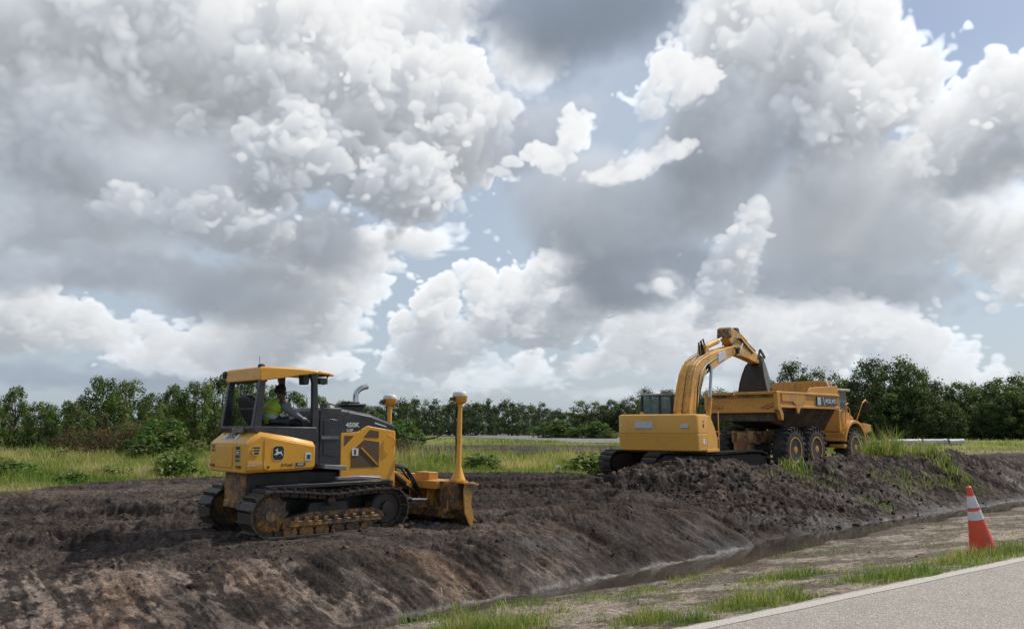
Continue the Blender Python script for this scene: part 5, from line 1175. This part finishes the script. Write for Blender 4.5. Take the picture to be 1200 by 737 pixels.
def tree_meshes(seed, prof, n_clump, per, size, clump_r, col, base=0.0, gap=.0, upright=.0, trunk_r=.05, limbs=16):
    """a tree of unit height: crown leaf mesh and trunk-and-limb mesh. prof: (height, radius) pairs of the crown"""
    rng = np.random.default_rng(seed)
    hs = np.array([p[0] for p in prof]); rs = np.array([p[1] for p in prof])
    ph = rng.uniform(0, 6.28, 3)
    cl = []
    while len(cl) < n_clump:
        h = rng.uniform(hs[0], hs[-1]); a = rng.uniform(0, 2*math.pi); r = np.interp(h, hs, rs)
        if rng.uniform() > (r+.05)/(rs.max()+.05): continue
        r *= 1+.22*math.sin(2*a+ph[0])+.16*math.sin(3*a+ph[1]+4*h)
        q = rng.uniform(.25, 1)**.5
        p = np.array([r*q*math.cos(a), r*q*math.sin(a), h])
        if cl and gap and min(np.linalg.norm(p-c_[0]) for c_ in cl) < gap*rng.uniform(.3, 1.0): continue
        cl.append((p, clump_r*rng.uniform(.55, 1.35)))
    P, D, T = [], [], []
    col = np.array(col)
    for c, cr in cl:
        k = int(per*(cr/clump_r)**1.5)+4
        d = rng.normal(size=(k, 3)); d /= np.linalg.norm(d, axis=1)[:, None]
        rad = cr*rng.uniform(.15, 1, (k, 1))**.45
        pp = d*rad*np.array([1, 1, .78+upright]); pp[:, 2] += upright*rad[:, 0]*.6
        P.append(c+pp); D.append(d+np.array([0, 0, .55])+rng.normal(0, .5, (k, 3)))
        t = col[rng.integers(0, len(col))]*rng.uniform(.72, 1.3)
        T.append(np.clip(t*rng.uniform(.75, 1.28, (k, 1))*np.array([1,1,1])+rng.normal(0, .006, (k, 3)), .006, .5))
        # stray sprays outside the clump break up its outline
        k2 = max(2, k//9); d2 = rng.normal(size=(k2, 3)); d2 /= np.linalg.norm(d2, axis=1)[:, None]; d2[:, 2] = np.abs(d2[:, 2])*.9+.1
        P.append(c+d2*cr*rng.uniform(.95, 1.32, (k2, 1))); D.append(d2+rng.normal(0, .7, (k2, 3))); T.append(np.clip(t*rng.uniform(.8, 1.3, (k2, 1)), .006, .5))
    V, F, Tt = leaves(np.concatenate(P), np.concatenate(D), size, np.concatenate(T), rng, .55)
    cro = npmesh('crown', V, F, M['leaf'], {'tint': Tt})
    mb = MB(); top = hs[-1]*.72
    tr = [(0, 0, -.04), (.012, .0, top*.25), (-.01, .012, top*.5), (.008, -.008, top*.8), (.0, .0, top)]
    mb.tube(tr, [trunk_r, trunk_r*.8, trunk_r*.62, trunk_r*.35, trunk_r*.12], 8)
    for c, cr in sorted(cl, key=lambda q: rng.uniform())[:limbs]:
        z0 = max(.05, min(c[2]*.62, top*.9)); m_ = (c*.5+np.array([0, 0, z0*.5+.02+.1*(c[2]-z0)]))
        mb.tube([(0, 0, z0), tuple(m_), tuple(c)], [trunk_r*.42, trunk_r*.26, trunk_r*.08], 5)
    tk = mb.build('trunk', M['bark'], None)
    return cro, tk
_protos = {}
def make_tree(kind, name, label, cat, x, y, h, w, rot, group=None, z=None):
    cro, tk = _protos[kind]
    t = thing(name, label, cat, (x, y, zat(x, y)-.03 if z is None else z), rot, group)
    t.scale = (w, w, h)
    for src in (cro, tk):
        if src is None: continue
        o = src if src.parent is None and not src.get('used') else src.copy()
        if o is not src: C.objects.link(o)
        src['used'] = True
        if 'used' in o: pass
        o.parent = t
    return t
G1, G2, G3, G4 = (.100,.140,.040), (.132,.172,.050), (.080,.110,.038), (.172,.190,.075)
bushp = [(.02,.16),(.12,.34),(.35,.44),(.6,.38),(.82,.24),(1.0,.07)]
oakp = [(.16,.10),(.30,.30),(.55,.44),(.78,.40),(.93,.24),(1.0,.08)]
wallp = [(.0,.26),(.15,.36),(.45,.40),(.72,.34),(.9,.22),(1.0,.06)]
for k in range(3):
    _protos['bush%d' % k] = tree_meshes(10+k, bushp, 95, 80, .036, .085, [G1,G2,G4,G3,(.06,.115,.02)], gap=.05, upright=.35, trunk_r=.018, limbs=26)
    _protos['oak%d' % k] = tree_meshes(20+k, oakp, 62, 105, .030, .085, [G3,G1,(.055,.078,.034)], gap=.09, trunk_r=.028, limbs=34)
    _protos['wall%d' % k] = tree_meshes(30+k, wallp, 100, 62, .036, .085, [G3,(.056,.080,.030),G1,(.085,.105,.045)], gap=.05, trunk_r=.02, limbs=22)
    _protos['far%d' % k] = tree_meshes(40+k, wallp, 75, 40, .048, .095, [(.075,.105,.05),(.06,.088,.045),(.07,.092,.052),(.088,.12,.055)], gap=.05, trunk_r=.02, limbs=10)
rt = random.Random(8)
# ---- left thicket, some fifty to seventy metres off
LT = [(-50,466,58),(-14,460,56),(22,458,60),(52,470,56),(88,470,52),(122,447,56),(152,446,60),(182,462,54),(206,456,62),(232,448,58),(262,440,62),(292,446,66),(316,452,60),(345,460,66),(376,468,70),(404,470,76),(428,474,84)]
LL = ['tall leafy tree at the far left edge of the thicket','bushy tree second from the left edge of the thicket','rounded leafy tree near the left edge, beside a dip in the skyline','lower shrubby tree in the dip of the left thicket','low spreading tree left of the tall pointed pair','tall pointed leafy tree, left one of the pair above the brown brush','tall pointed leafy tree, right one of the pair above the brown brush','lower tree just right of the tall pointed pair','dark tree half way between the pointed pair and the bulldozer','leafy tree close to the left of the bulldozer cab','tall tree whose crown meets the left edge of the bulldozer roof','tree seen through the rear opening of the bulldozer cab','tree behind the head of the bulldozer operator','tree seen between the bulldozer operator and the front cab post','tree seen just ahead of the cab post over the bulldozer hood','small tree behind the exhaust pipe of the bulldozer','small tree behind the front of the bulldozer hood']
for k, ((px, ty, d), lab) in enumerate(zip(LT, LL)):
    h = 1.75+(498.4-ty)/1000*d; x = (px-600)/1000*d
    make_tree('bush%d' % (k % 3), 'leafy_tree', lab, 'tree', x, d, h, h*rt.uniform(.78, 1.0), rt.uniform(0, 6.3), 'trees of the left thicket')
# fill behind them
for k, (px, ty, d) in enumerate([(0,478,72),(70,476,74),(104,474,70),(170,474,72),(225,472,75),(275,470,78),(330,476,80),(390,480,92),(440,482,100)]):
    h = 1.75+(498.4-ty)/1000*d; x = (px-600)/1000*d
    make_tree('wall%d' % (k % 3), 'thicket_tree', 'dark tree filling the back of the left thicket', 'tree', x, d, h, h*1.25, rt.uniform(0, 6.3), 'dark trees at the back of the left thicket')
# ---- wood across the field in the middle
fx = [448,470,492,512,533,552,574,596,616,636,652,668,684]; fy = [471,467,466,470,468,471,470,468,473,474,479,483,489]
for k, (px, ty) in enumerate(zip(fx, fy)):
    d = 150+rt.uniform(-6, 6); h = 1.75+(498.4-ty)/1000*d; x = (px-600)/1000*d
    make_tree('far%d' % (k % 3), 'wood_tree', 'tree in the even dark wood beyond the pale pavement, middle distance', 'tree', x, d, h, h*rt.uniform(.85, 1.15), rt.uniform(0, 6.3), 'trees of the wood beyond the pavement')
for k in range(16):
    px = 430+k*17; d = 165; x = (px-600)/1000*d; h = rt.uniform(4.6, 6.2)*(1 if k < 12 else .75)
    make_tree('far%d' % (k % 3), 'wood_tree', 'tree in the even dark wood beyond the pale pavement, middle distance', 'tree', x, d, h, h*1.25, rt.uniform(0, 6.3), 'trees of the wood beyond the pavement')
# ---- darker trees behind the excavator and lorry
BT = [(698,484,150,'far'),(716,470,140,'oak'),(738,464,136,'oak'),(762,456,128,'oak'),(786,459,132,'oak'),(812,458,126,'oak'),(838,456,124,'oak'),(862,461,122,'oak'),(886,452,120,'oak'),(906,446,116,'oak'),(932,428,112,'oak'),(957,432,114,'oak'),(980,452,116,'oak')]
BL = ['low tree at the right end of the gap in the far skyline','dark spreading tree left of the excavator cab, end of its row','dark tree whose crown rises left above the excavator counterweight','dark tree directly above the excavator cab','dark tree behind the foot of the excavator boom','dark tree seen under the raised excavator arm, left one of the two','dark tree seen under the raised excavator arm, right one of the two','low dark tree left of the excavator bucket','dark tree behind the excavator bucket','dark tree just right of the excavator bucket','tall open tree rising over the truck headboard, left of two','tall open tree rising over the truck headboard, right of two','low dark tree behind the truck cab roof']
for k, ((px, ty, d, kd), lab) in enumerate(zip(BT, BL)):
    h = 1.75+(498.4-ty)/1000*d; x = (px-600)/1000*d
    make_tree('%s%d' % (kd, k % 3), 'dark_tree', lab, 'tree', x, d, h, h*rt.uniform(.72, .95), rt.uniform(0, 6.3), 'dark trees behind the machines')
for k, px in enumerate(range(690, 1010, 22)):
    d = 138; x = (px-600)/1000*d; h = rt.uniform(4.5, 6.5)
    make_tree('wall%d' % (k % 3), 'undergrowth_tree', 'low tree filling the wood edge behind the machines', 'tree', x, d, h, h*1.4, rt.uniform(0, 6.3), 'low trees along the wood edge behind the machines')
# ---- the wood on the right
RT = [(1004,446,112,'oak'),(1026,425,108,'oak'),(1046,419,110,'oak'),(1066,432,110,'oak'),(1086,446,112,'wall'),(1106,452,114,'wall'),(1124,447,112,'wall'),(1143,449,115,'wall'),(1160,446,112,'wall'),(1178,441,110,'wall'),(1198,437,112,'wall'),(1222,440,114,'wall'),(1250,436,112,'wall'),(1280,440,116,'wall')]
RL = ['tree just right of the truck cab at the left end of the right wood','tall airy tree in the right wood, left side of its highest crown','tallest airy tree of the right wood, holes of sky in its crown','tree on the right shoulder of the tallest airy tree in the right wood']
for k, (px, ty, d, kd) in enumerate(RT):
    h = 1.75+(498.4-ty)/1000*d; x = (px-600)/1000*d
    make_tree('%s%d' % (kd, k % 3), 'airy_tree' if k < 4 else 'edge_tree', RL[k] if k < 4 else 'dense tree in the level dark wood at the right', 'tree', x, d, h, h*rt.uniform(.75, 1.0), rt.uniform(0, 6.3), None if k < 4 else 'trees of the right wood')
for k in range(22):
    px = 985+k*14; d = rt.choice((106, 120, 124)); x = (px-600)/1000*d; h = rt.uniform(4.6, 7.0)
    make_tree('wall%d' % (k % 3), 'edge_tree', 'dense tree in the level dark wood at the right', 'tree', x, d, h, h*1.15, rt.uniform(0, 6.3), 'trees of the right wood')
# ---- shrubs of the field
shrubp = [(.0,.42),(.25,.52),(.6,.36),(1.0,.10)]
_protos['shrub0'] = tree_meshes(51, shrubp, 46, 70, .075, .15, [G2,G4,(.07,.14,.025)], upright=.3, trunk_r=.02, limbs=20)
_protos['shrub1'] = tree_meshes(52, shrubp, 34, 30, .13, .20, [(.14,.22,.05),(.11,.17,.045),(.20,.24,.08)], upright=.3, trunk_r=.02, limbs=16)
_protos['brush0'] = tree_meshes(53, [(.0,.45),(.5,.5),(1.0,.3)], 60, 34, .05, .15, [(.11,.075,.045),(.14,.085,.05),(.09,.07,.04)], upright=.7, trunk_r=.01, limbs=40)
SH = [('shrub0',192,43,2.0,3.4,'round dark green shrub at the right side of the brown brush'),('shrub0',160,47,1.7,2.4,'dark green shrub behind the brown brush'),('shrub1',92,26.5,.5,1.0,'broad leaved weed in the grass strip at left, below the brown brush'),('shrub1',140,29,.55,1.2,'broad leaved weed clump between straw coloured grass and the mud, left'),('shrub1',212,30,1.15,1.4,'leafy green weed at the edge of the mud just left of the bulldozer'),('shrub1',8,30,.75,2.2,'green weeds at the left edge of the photo, in front of the thicket'),
      ('shrub0',478,60,2.1,3.0,'dark green shrub seen past the front of the bulldozer hood'),('shrub0',455,52,1.9,2.6,'shrub directly behind the far mast of the bulldozer'),('shrub1',508,40,.65,2.2,'pale leafy weeds in the grass left of the near blade mast'),('shrub1',690,33.5,.9,1.9,'bright green weed at the left of the excavator track'),('shrub1',566,36,.8,1.6,'leafy weed clump in the grass right of the blade mast'),
      ('shrub0',655,120,2.4,6,'low shrubs at the foot of the far wood, left of the gap'),('shrub0',700,116,2.2,6,'low shrubs at the foot of the far wood, left of the excavator counterweight')]
for kd, px, d, h, w, lab in SH:
    x = (px-600)/1000*d; make_tree(kd, 'shrub' if d > 35 else 'weed_plant', lab, 'shrub' if d > 35 else 'weed', x, d, h, w, rt.uniform(0, 6.3))
for px, d, h, w, lab in ((110,44,1.35,3.4,'patch of dead brown brush, left half, below the pointed trees'),(150,45,1.55,3.4,'patch of dead brown brush, right half, below the pointed trees'),(468,45,.8,2.2,'dry tan brush behind the bulldozer hood')):
    make_tree('brush0', 'dead_brush', lab, 'brush', (px-600)/1000*d, d, h, w, rt.uniform(0, 6.3))

# ---- grass
def blades(P, L, Wd, lean, tint, rng):
    n = len(P); a = rng.uniform(0, 2*math.pi, n); d = np.stack([np.cos(a), np.sin(a), 0*a], 1); s = np.stack([-np.sin(a), np.cos(a), 0*a], 1)
    b2 = rng.uniform(0, 2*math.pi, n); ld = np.stack([np.cos(b2), np.sin(b2), 0*b2], 1)*(lean*L)[:, None]
    up = np.array([0, 0, 1.0]); w = (Wd*.5)[:, None]; Lc = L[:, None]
    m = P+up*Lc*.55+ld*.3; t = P+up*Lc*np.sqrt(np.clip(1-lean**2, .1, 1))[:, None]+ld
    V = np.stack([P-s*w, P+s*w, m+s*w*.75, m-s*w*.75, t], 1).reshape(-1, 3)
    i = np.arange(n)*5
    F = np.concatenate([np.stack([i, i+1, i+2], 1), np.stack([i, i+2, i+3], 1), np.stack([i+3, i+2, i+4], 1)])
    return V, F, np.repeat(tint, 5, 0)
GREEN = np.array([(.105,.180,.036),(.150,.220,.046),(.215,.262,.070),(.300,.305,.105),(.44,.375,.19),(.52,.45,.27)])
def pick(mixv, rng): # mixv in 0 (green) .. 1 (straw)
    q = np.clip(mixv*5+rng.normal(0, .9, len(mixv)), 0, 5); i = np.clip(np.floor(q).astype(int), 0, 4); f = (q-i)[:, None]
    return np.clip((GREEN[i]*(1-f)+GREEN[i+1]*f)*rng.uniform(.75, 1.25, (len(q), 1)), .01, .7)
def field_grass():
    rng = np.random.default_rng(77); n = 520000
    az = rng.uniform(R(-40), R(40), n); u = rng.uniform(0, 1, n); rad = 1/(1/19.0-u*(1/19.0-1/120.0))
    x, y = rad*np.sin(az), rad*np.cos(az); z, c, wet, k = terrain(x, y)
    cl = fbm(x*.55, y*.55, 4, 301, .6); cl2 = fbm(x*.16, y*.16, 3, 305)
    keep = (k['dg'] > rng.uniform(-.5, .35, n)) & (k['fld'] > .25) & (rng.uniform(0, 1, n) > k['bare']*.97) & (rng.uniform(0, 1, n) < .42+.9*np.clip(cl+.15, 0, 1))
    keep &= ~((y > 82) & (x > 7-(y-86)*.313) & (x < 41))
    keep &= ~((np.abs(x-5.9) < 3.2) & (np.abs(y-30.2) < 2.7)) & ~((np.abs(x-13) < 5.5) & (np.abs(y-40) < 6))
    x, y, z, rad, cl, cl2, dg = (q[keep] for q in (x, y, z, rad, cl, cl2, k['dg'])); n = len(x)
    near = np.clip(dg/3.0, .12, 1)
    L = (.16+.85*np.clip(cl+.32, 0, 1)*near)*rng.uniform(.55, 1.25, n)*np.where(rad > 62, .55, 1)
    straw = np.clip(.52+.95*fbm(x*.30+5, y*.30, 3, 311)+.35*cl2+.55*np.exp(-(((x+10.4)/2.6)**2+((y-30.5)/3.2)**2))+.6*np.exp(-(((x+4.4)/1.6)**2+((y-36)/3)**2)), 0, 1)
    L = L*(1+.5*np.exp(-(((x+4.4)/1.6)**2+((y-36)/3)**2)))
    V, F, T = blades(np.stack([x, y, z-.02], 1), L, .0055+.00042*rad, rng.uniform(.15, .85, n), pick(straw, rng), rng)
    tag(npmesh('field_grass', V, F, M['blade_grass'], {'tint': T}), 'mixed green and straw coloured grass of the field behind the machines', 'grass', kind='stuff')
field_grass()
def shoulder_grass():
    rng = np.random.default_rng(78); n = 460000
    az = rng.uniform(R(-34), R(40), n); u = rng.uniform(0, 1, n); rad = 1/(1/5.5-u*(1/5.5-1/34.0))
    x, y = rad*np.sin(az), rad*np.cos(az); z, c, wet, k = terrain(x, y)
    ok = (k['dt'] < -.15) & (k['dr'] > -.02)
    al = (x-RD0[0])*RDD[0]+(y-RD0[1])*RDD[1]          # along the road
    nz = fbm(x*1.15, y*1.15, 4, 321, .62); nf = fbm(x*3.5, y*3.5, 3, 325)
    dens = np.clip((nz-.16)*4.0, 0, 1)*.45
    # strip of turf hugging the road further on, broken near the camera; thick tufts where the shoulder holds them
    dens = np.maximum(dens, sstep(2.6, 4.6, al)*np.clip(1.05-k['dr']/(.62+.40*nf), 0, 1)*.75)
    for (tx, ty, r, q) in ((-.35,10.1,.80,1),(-.05,9.5,.55,.9),(.55,10.9,.35,.6),(2.55,9.35,.62,1),(2.95,9.55,.42,.95),(3.9,12.7,.60,.95),(4.35,12.9,.4,.8),(4.5,10.7,.62,1),(4.9,10.95,.45,.9),(1.35,8.7,.42,.8),(1.7,8.35,.3,.7),(1.1,12.2,.5,.5),(1.9,12.6,.6,.55),(2.7,14.0,.5,.55),(3.1,11.6,.4,.45),(6.7,12.6,.7,1),(7.6,13.1,.7,1),(6.0,12.0,.5,.9),(6.2,16.6,.45,.4)):
        dd = np.hypot(x-tx, y-ty)/r; dens = np.maximum(dens, q*np.clip(1.25-dd-.35*nf, 0, 1)*1.2)
    keep = ok & (rng.uniform(0, 1, n) < dens*np.clip(rad/14, .35, 1.0)*1.1)
    x, y, z, rad, dens, al, nz = (q[keep] for q in (x, y, z, rad, dens, al, nz)); n = len(x)
    L = (.03+.17*np.clip(dens, 0, 1)**1.4)*rng.uniform(.35, 1.4, n)
    V, F, T = blades(np.stack([x, y, z-.008], 1), L, .0035+.00032*rad, rng.uniform(.2, .95, n), pick(np.clip(.26+.20*rng.normal(0, 1, n)+.55*fbm(x*1.7, y*1.7, 3, 327), 0, 1), rng), rng)
    tag(npmesh('shoulder_grass', V, F, M['blade_grass'], {'tint': T}), 'tufts of short green grass on the sandy shoulder along the road', 'grass', kind='stuff')
shoulder_grass()
def heap_grass():
    rng = np.random.default_rng(79); X = []
    for (tx, ty, r, n) in ((8.4,25.6,.45,120),(8.9,25.3,.35,60),(7.6,25.2,.4,40),(9.6,25.8,.4,60),(11.8,27.2,.7,180),(12.9,28.0,.7,200),(14.2,28.6,.6,160),(15.0,29.5,.8,260),(10.2,24.4,.6,70),(5.2,26.9,.5,200),(12.3,26.4,.5,60),(15.6,29.3,.7,120),(-8.5,9.9,.5,40),(-.4,11.9,.7,90),(-1.0,11.3,.5,90)):
        a = rng.uniform(0, 6.28, n); q = r*np.sqrt(rng.uniform(0, 1, n)); X.append(np.stack([tx+q*np.cos(a), ty+q*np.sin(a)], 1))
    X = np.concatenate(X); z = terrain(X[:, 0], X[:, 1])[0]; n = len(X)
    V, F, T = blades(np.stack([X[:, 0], X[:, 1], z-.02], 1), rng.uniform(.08, .30, n), np.full(n, .013), rng.uniform(.2, .9, n), pick(np.clip(rng.normal(.35, .25, n), 0, 1), rng), rng)
    tag(npmesh('heap_grass', V, F, M['blade_grass'], {'tint': T}), 'sparse weeds and grass sprouting on the dark soil heap', 'grass', kind='stuff')
heap_grass()
def tall_clump(label, x, y, r, n, L, straw, seed):
    rng = np.random.default_rng(seed); z = zat(x, y)
    a = rng.uniform(0, 6.28, n); q = r*np.sqrt(rng.uniform(0, 1, n)); px, py = q*np.cos(a), q*np.sin(a)
    zz = terrain(x+px, y+py)[0]-z
    ln = L*rng.uniform(.45, 1.15, n)*(1-.35*q/r)
    V, F, T = blades(np.stack([px, py, zz-.03], 1), ln, rng.uniform(.014, .030, n), rng.uniform(.10, .75, n), pick(np.clip(rng.normal(straw, .22, n), 0, 1), rng), rng)
    t = thing('tall_grass_clump', label, 'grass clump', (x, y, z))
    npmesh('grass_blades', V, F, M['blade_grass'], {'tint': T}, parent=t)
tall_clump('largest clump of tall reedy grass, standing on the heap in front of the truck', 13.0, 30.6, .85, 560, 1.6, .42, 91)
tall_clump('leafy grass clump on the heap just right of the tallest reedy clump', 14.8, 31.0, .9, 260, .75, .45, 92)
tall_clump('grass clump hanging over the heap face below the pale pipes', 15.2, 29.8, .55, 130, .60, .34, 93)
tall_clump('small grass clump on the heap beside the truck rear wheels', 8.6, 26.3, .5, 150, .5, .32, 94)

# ---- clods of soil
def clods():
    rng = np.random.default_rng(99)
    ico = bmesh.new(); bmesh.ops.create_icosphere(ico, subdivisions=1, radius=1.0)
    bv = np.array([v.co[:] for v in ico.verts]); bf = np.array([[v.index for v in f.verts] for f in ico.faces]); ico.free()
    n = 150000; az = rng.uniform(R(-36), R(36), n); u = rng.uniform(0, 1, n); rad = 1/(1/9.0-u*(1/9.0-1/42.0)); x, y = rad*np.sin(az), rad*np.cos(az)
    z, c, wet, k = terrain(x, y)
    w = np.clip(k['heap']*.8+k['work']*.13+k['onb']*.025*(k['heap'] < .2)+np.where((k['dt'] < -.6) & (k['dr'] > .15), .02*k['mk'], 0), 0, 1)
    keep = rng.uniform(0, 1, n) < w*.30
    x, y, z, c, heap, rad, dt = x[keep], y[keep], z[keep], c[keep], k['heap'][keep], rad[keep], k['dt'][keep]; n = min(len(x), 17000)
    x, y, z, c, heap, dt = x[:n], y[:n], z[:n], c[:n], heap[:n], dt[:n]
    s = np.clip(rng.lognormal(-3.75, .55, n), .010, .10)*(.6+.5*heap)
    Q = bv[None]*(s[:, None, None]*rng.uniform(.6, 1.25, (n, 1, 3)))
    nn = (vnoise(Q[..., 0]/s[:, None]*1.6+np.arange(n)[:, None]*3.1, Q[..., 1]/s[:, None]*1.6+Q[..., 2]/s[:, None]*2.3, 401))
    Q *= (1+.38*nn)[..., None]
    a = rng.uniform(0, 6.28, n)[:, None]; X = Q[..., 0]*np.cos(a)-Q[..., 1]*np.sin(a); Y = Q[..., 0]*np.sin(a)+Q[..., 1]*np.cos(a)
    V = np.stack([X+x[:, None], Y+y[:, None], Q[..., 2]+(z+s*.12)[:, None]], -1).reshape(-1, 3)
    F = (bf[None]+(np.arange(n)*len(bv))[:, None, None]).reshape(-1, 3)
    col = np.repeat(np.clip(c*rng.uniform(.85, 1.7, (n, 1)), .01, .6), len(bv), 0)
    tag(npmesh('soil_clods', V, F, M['soil'], {'soil': col, 'wet': np.full((len(V), 3), .12)}), 'dark clods of dug soil lying on the heap and the bank', 'soil', kind='stuff')
clods()
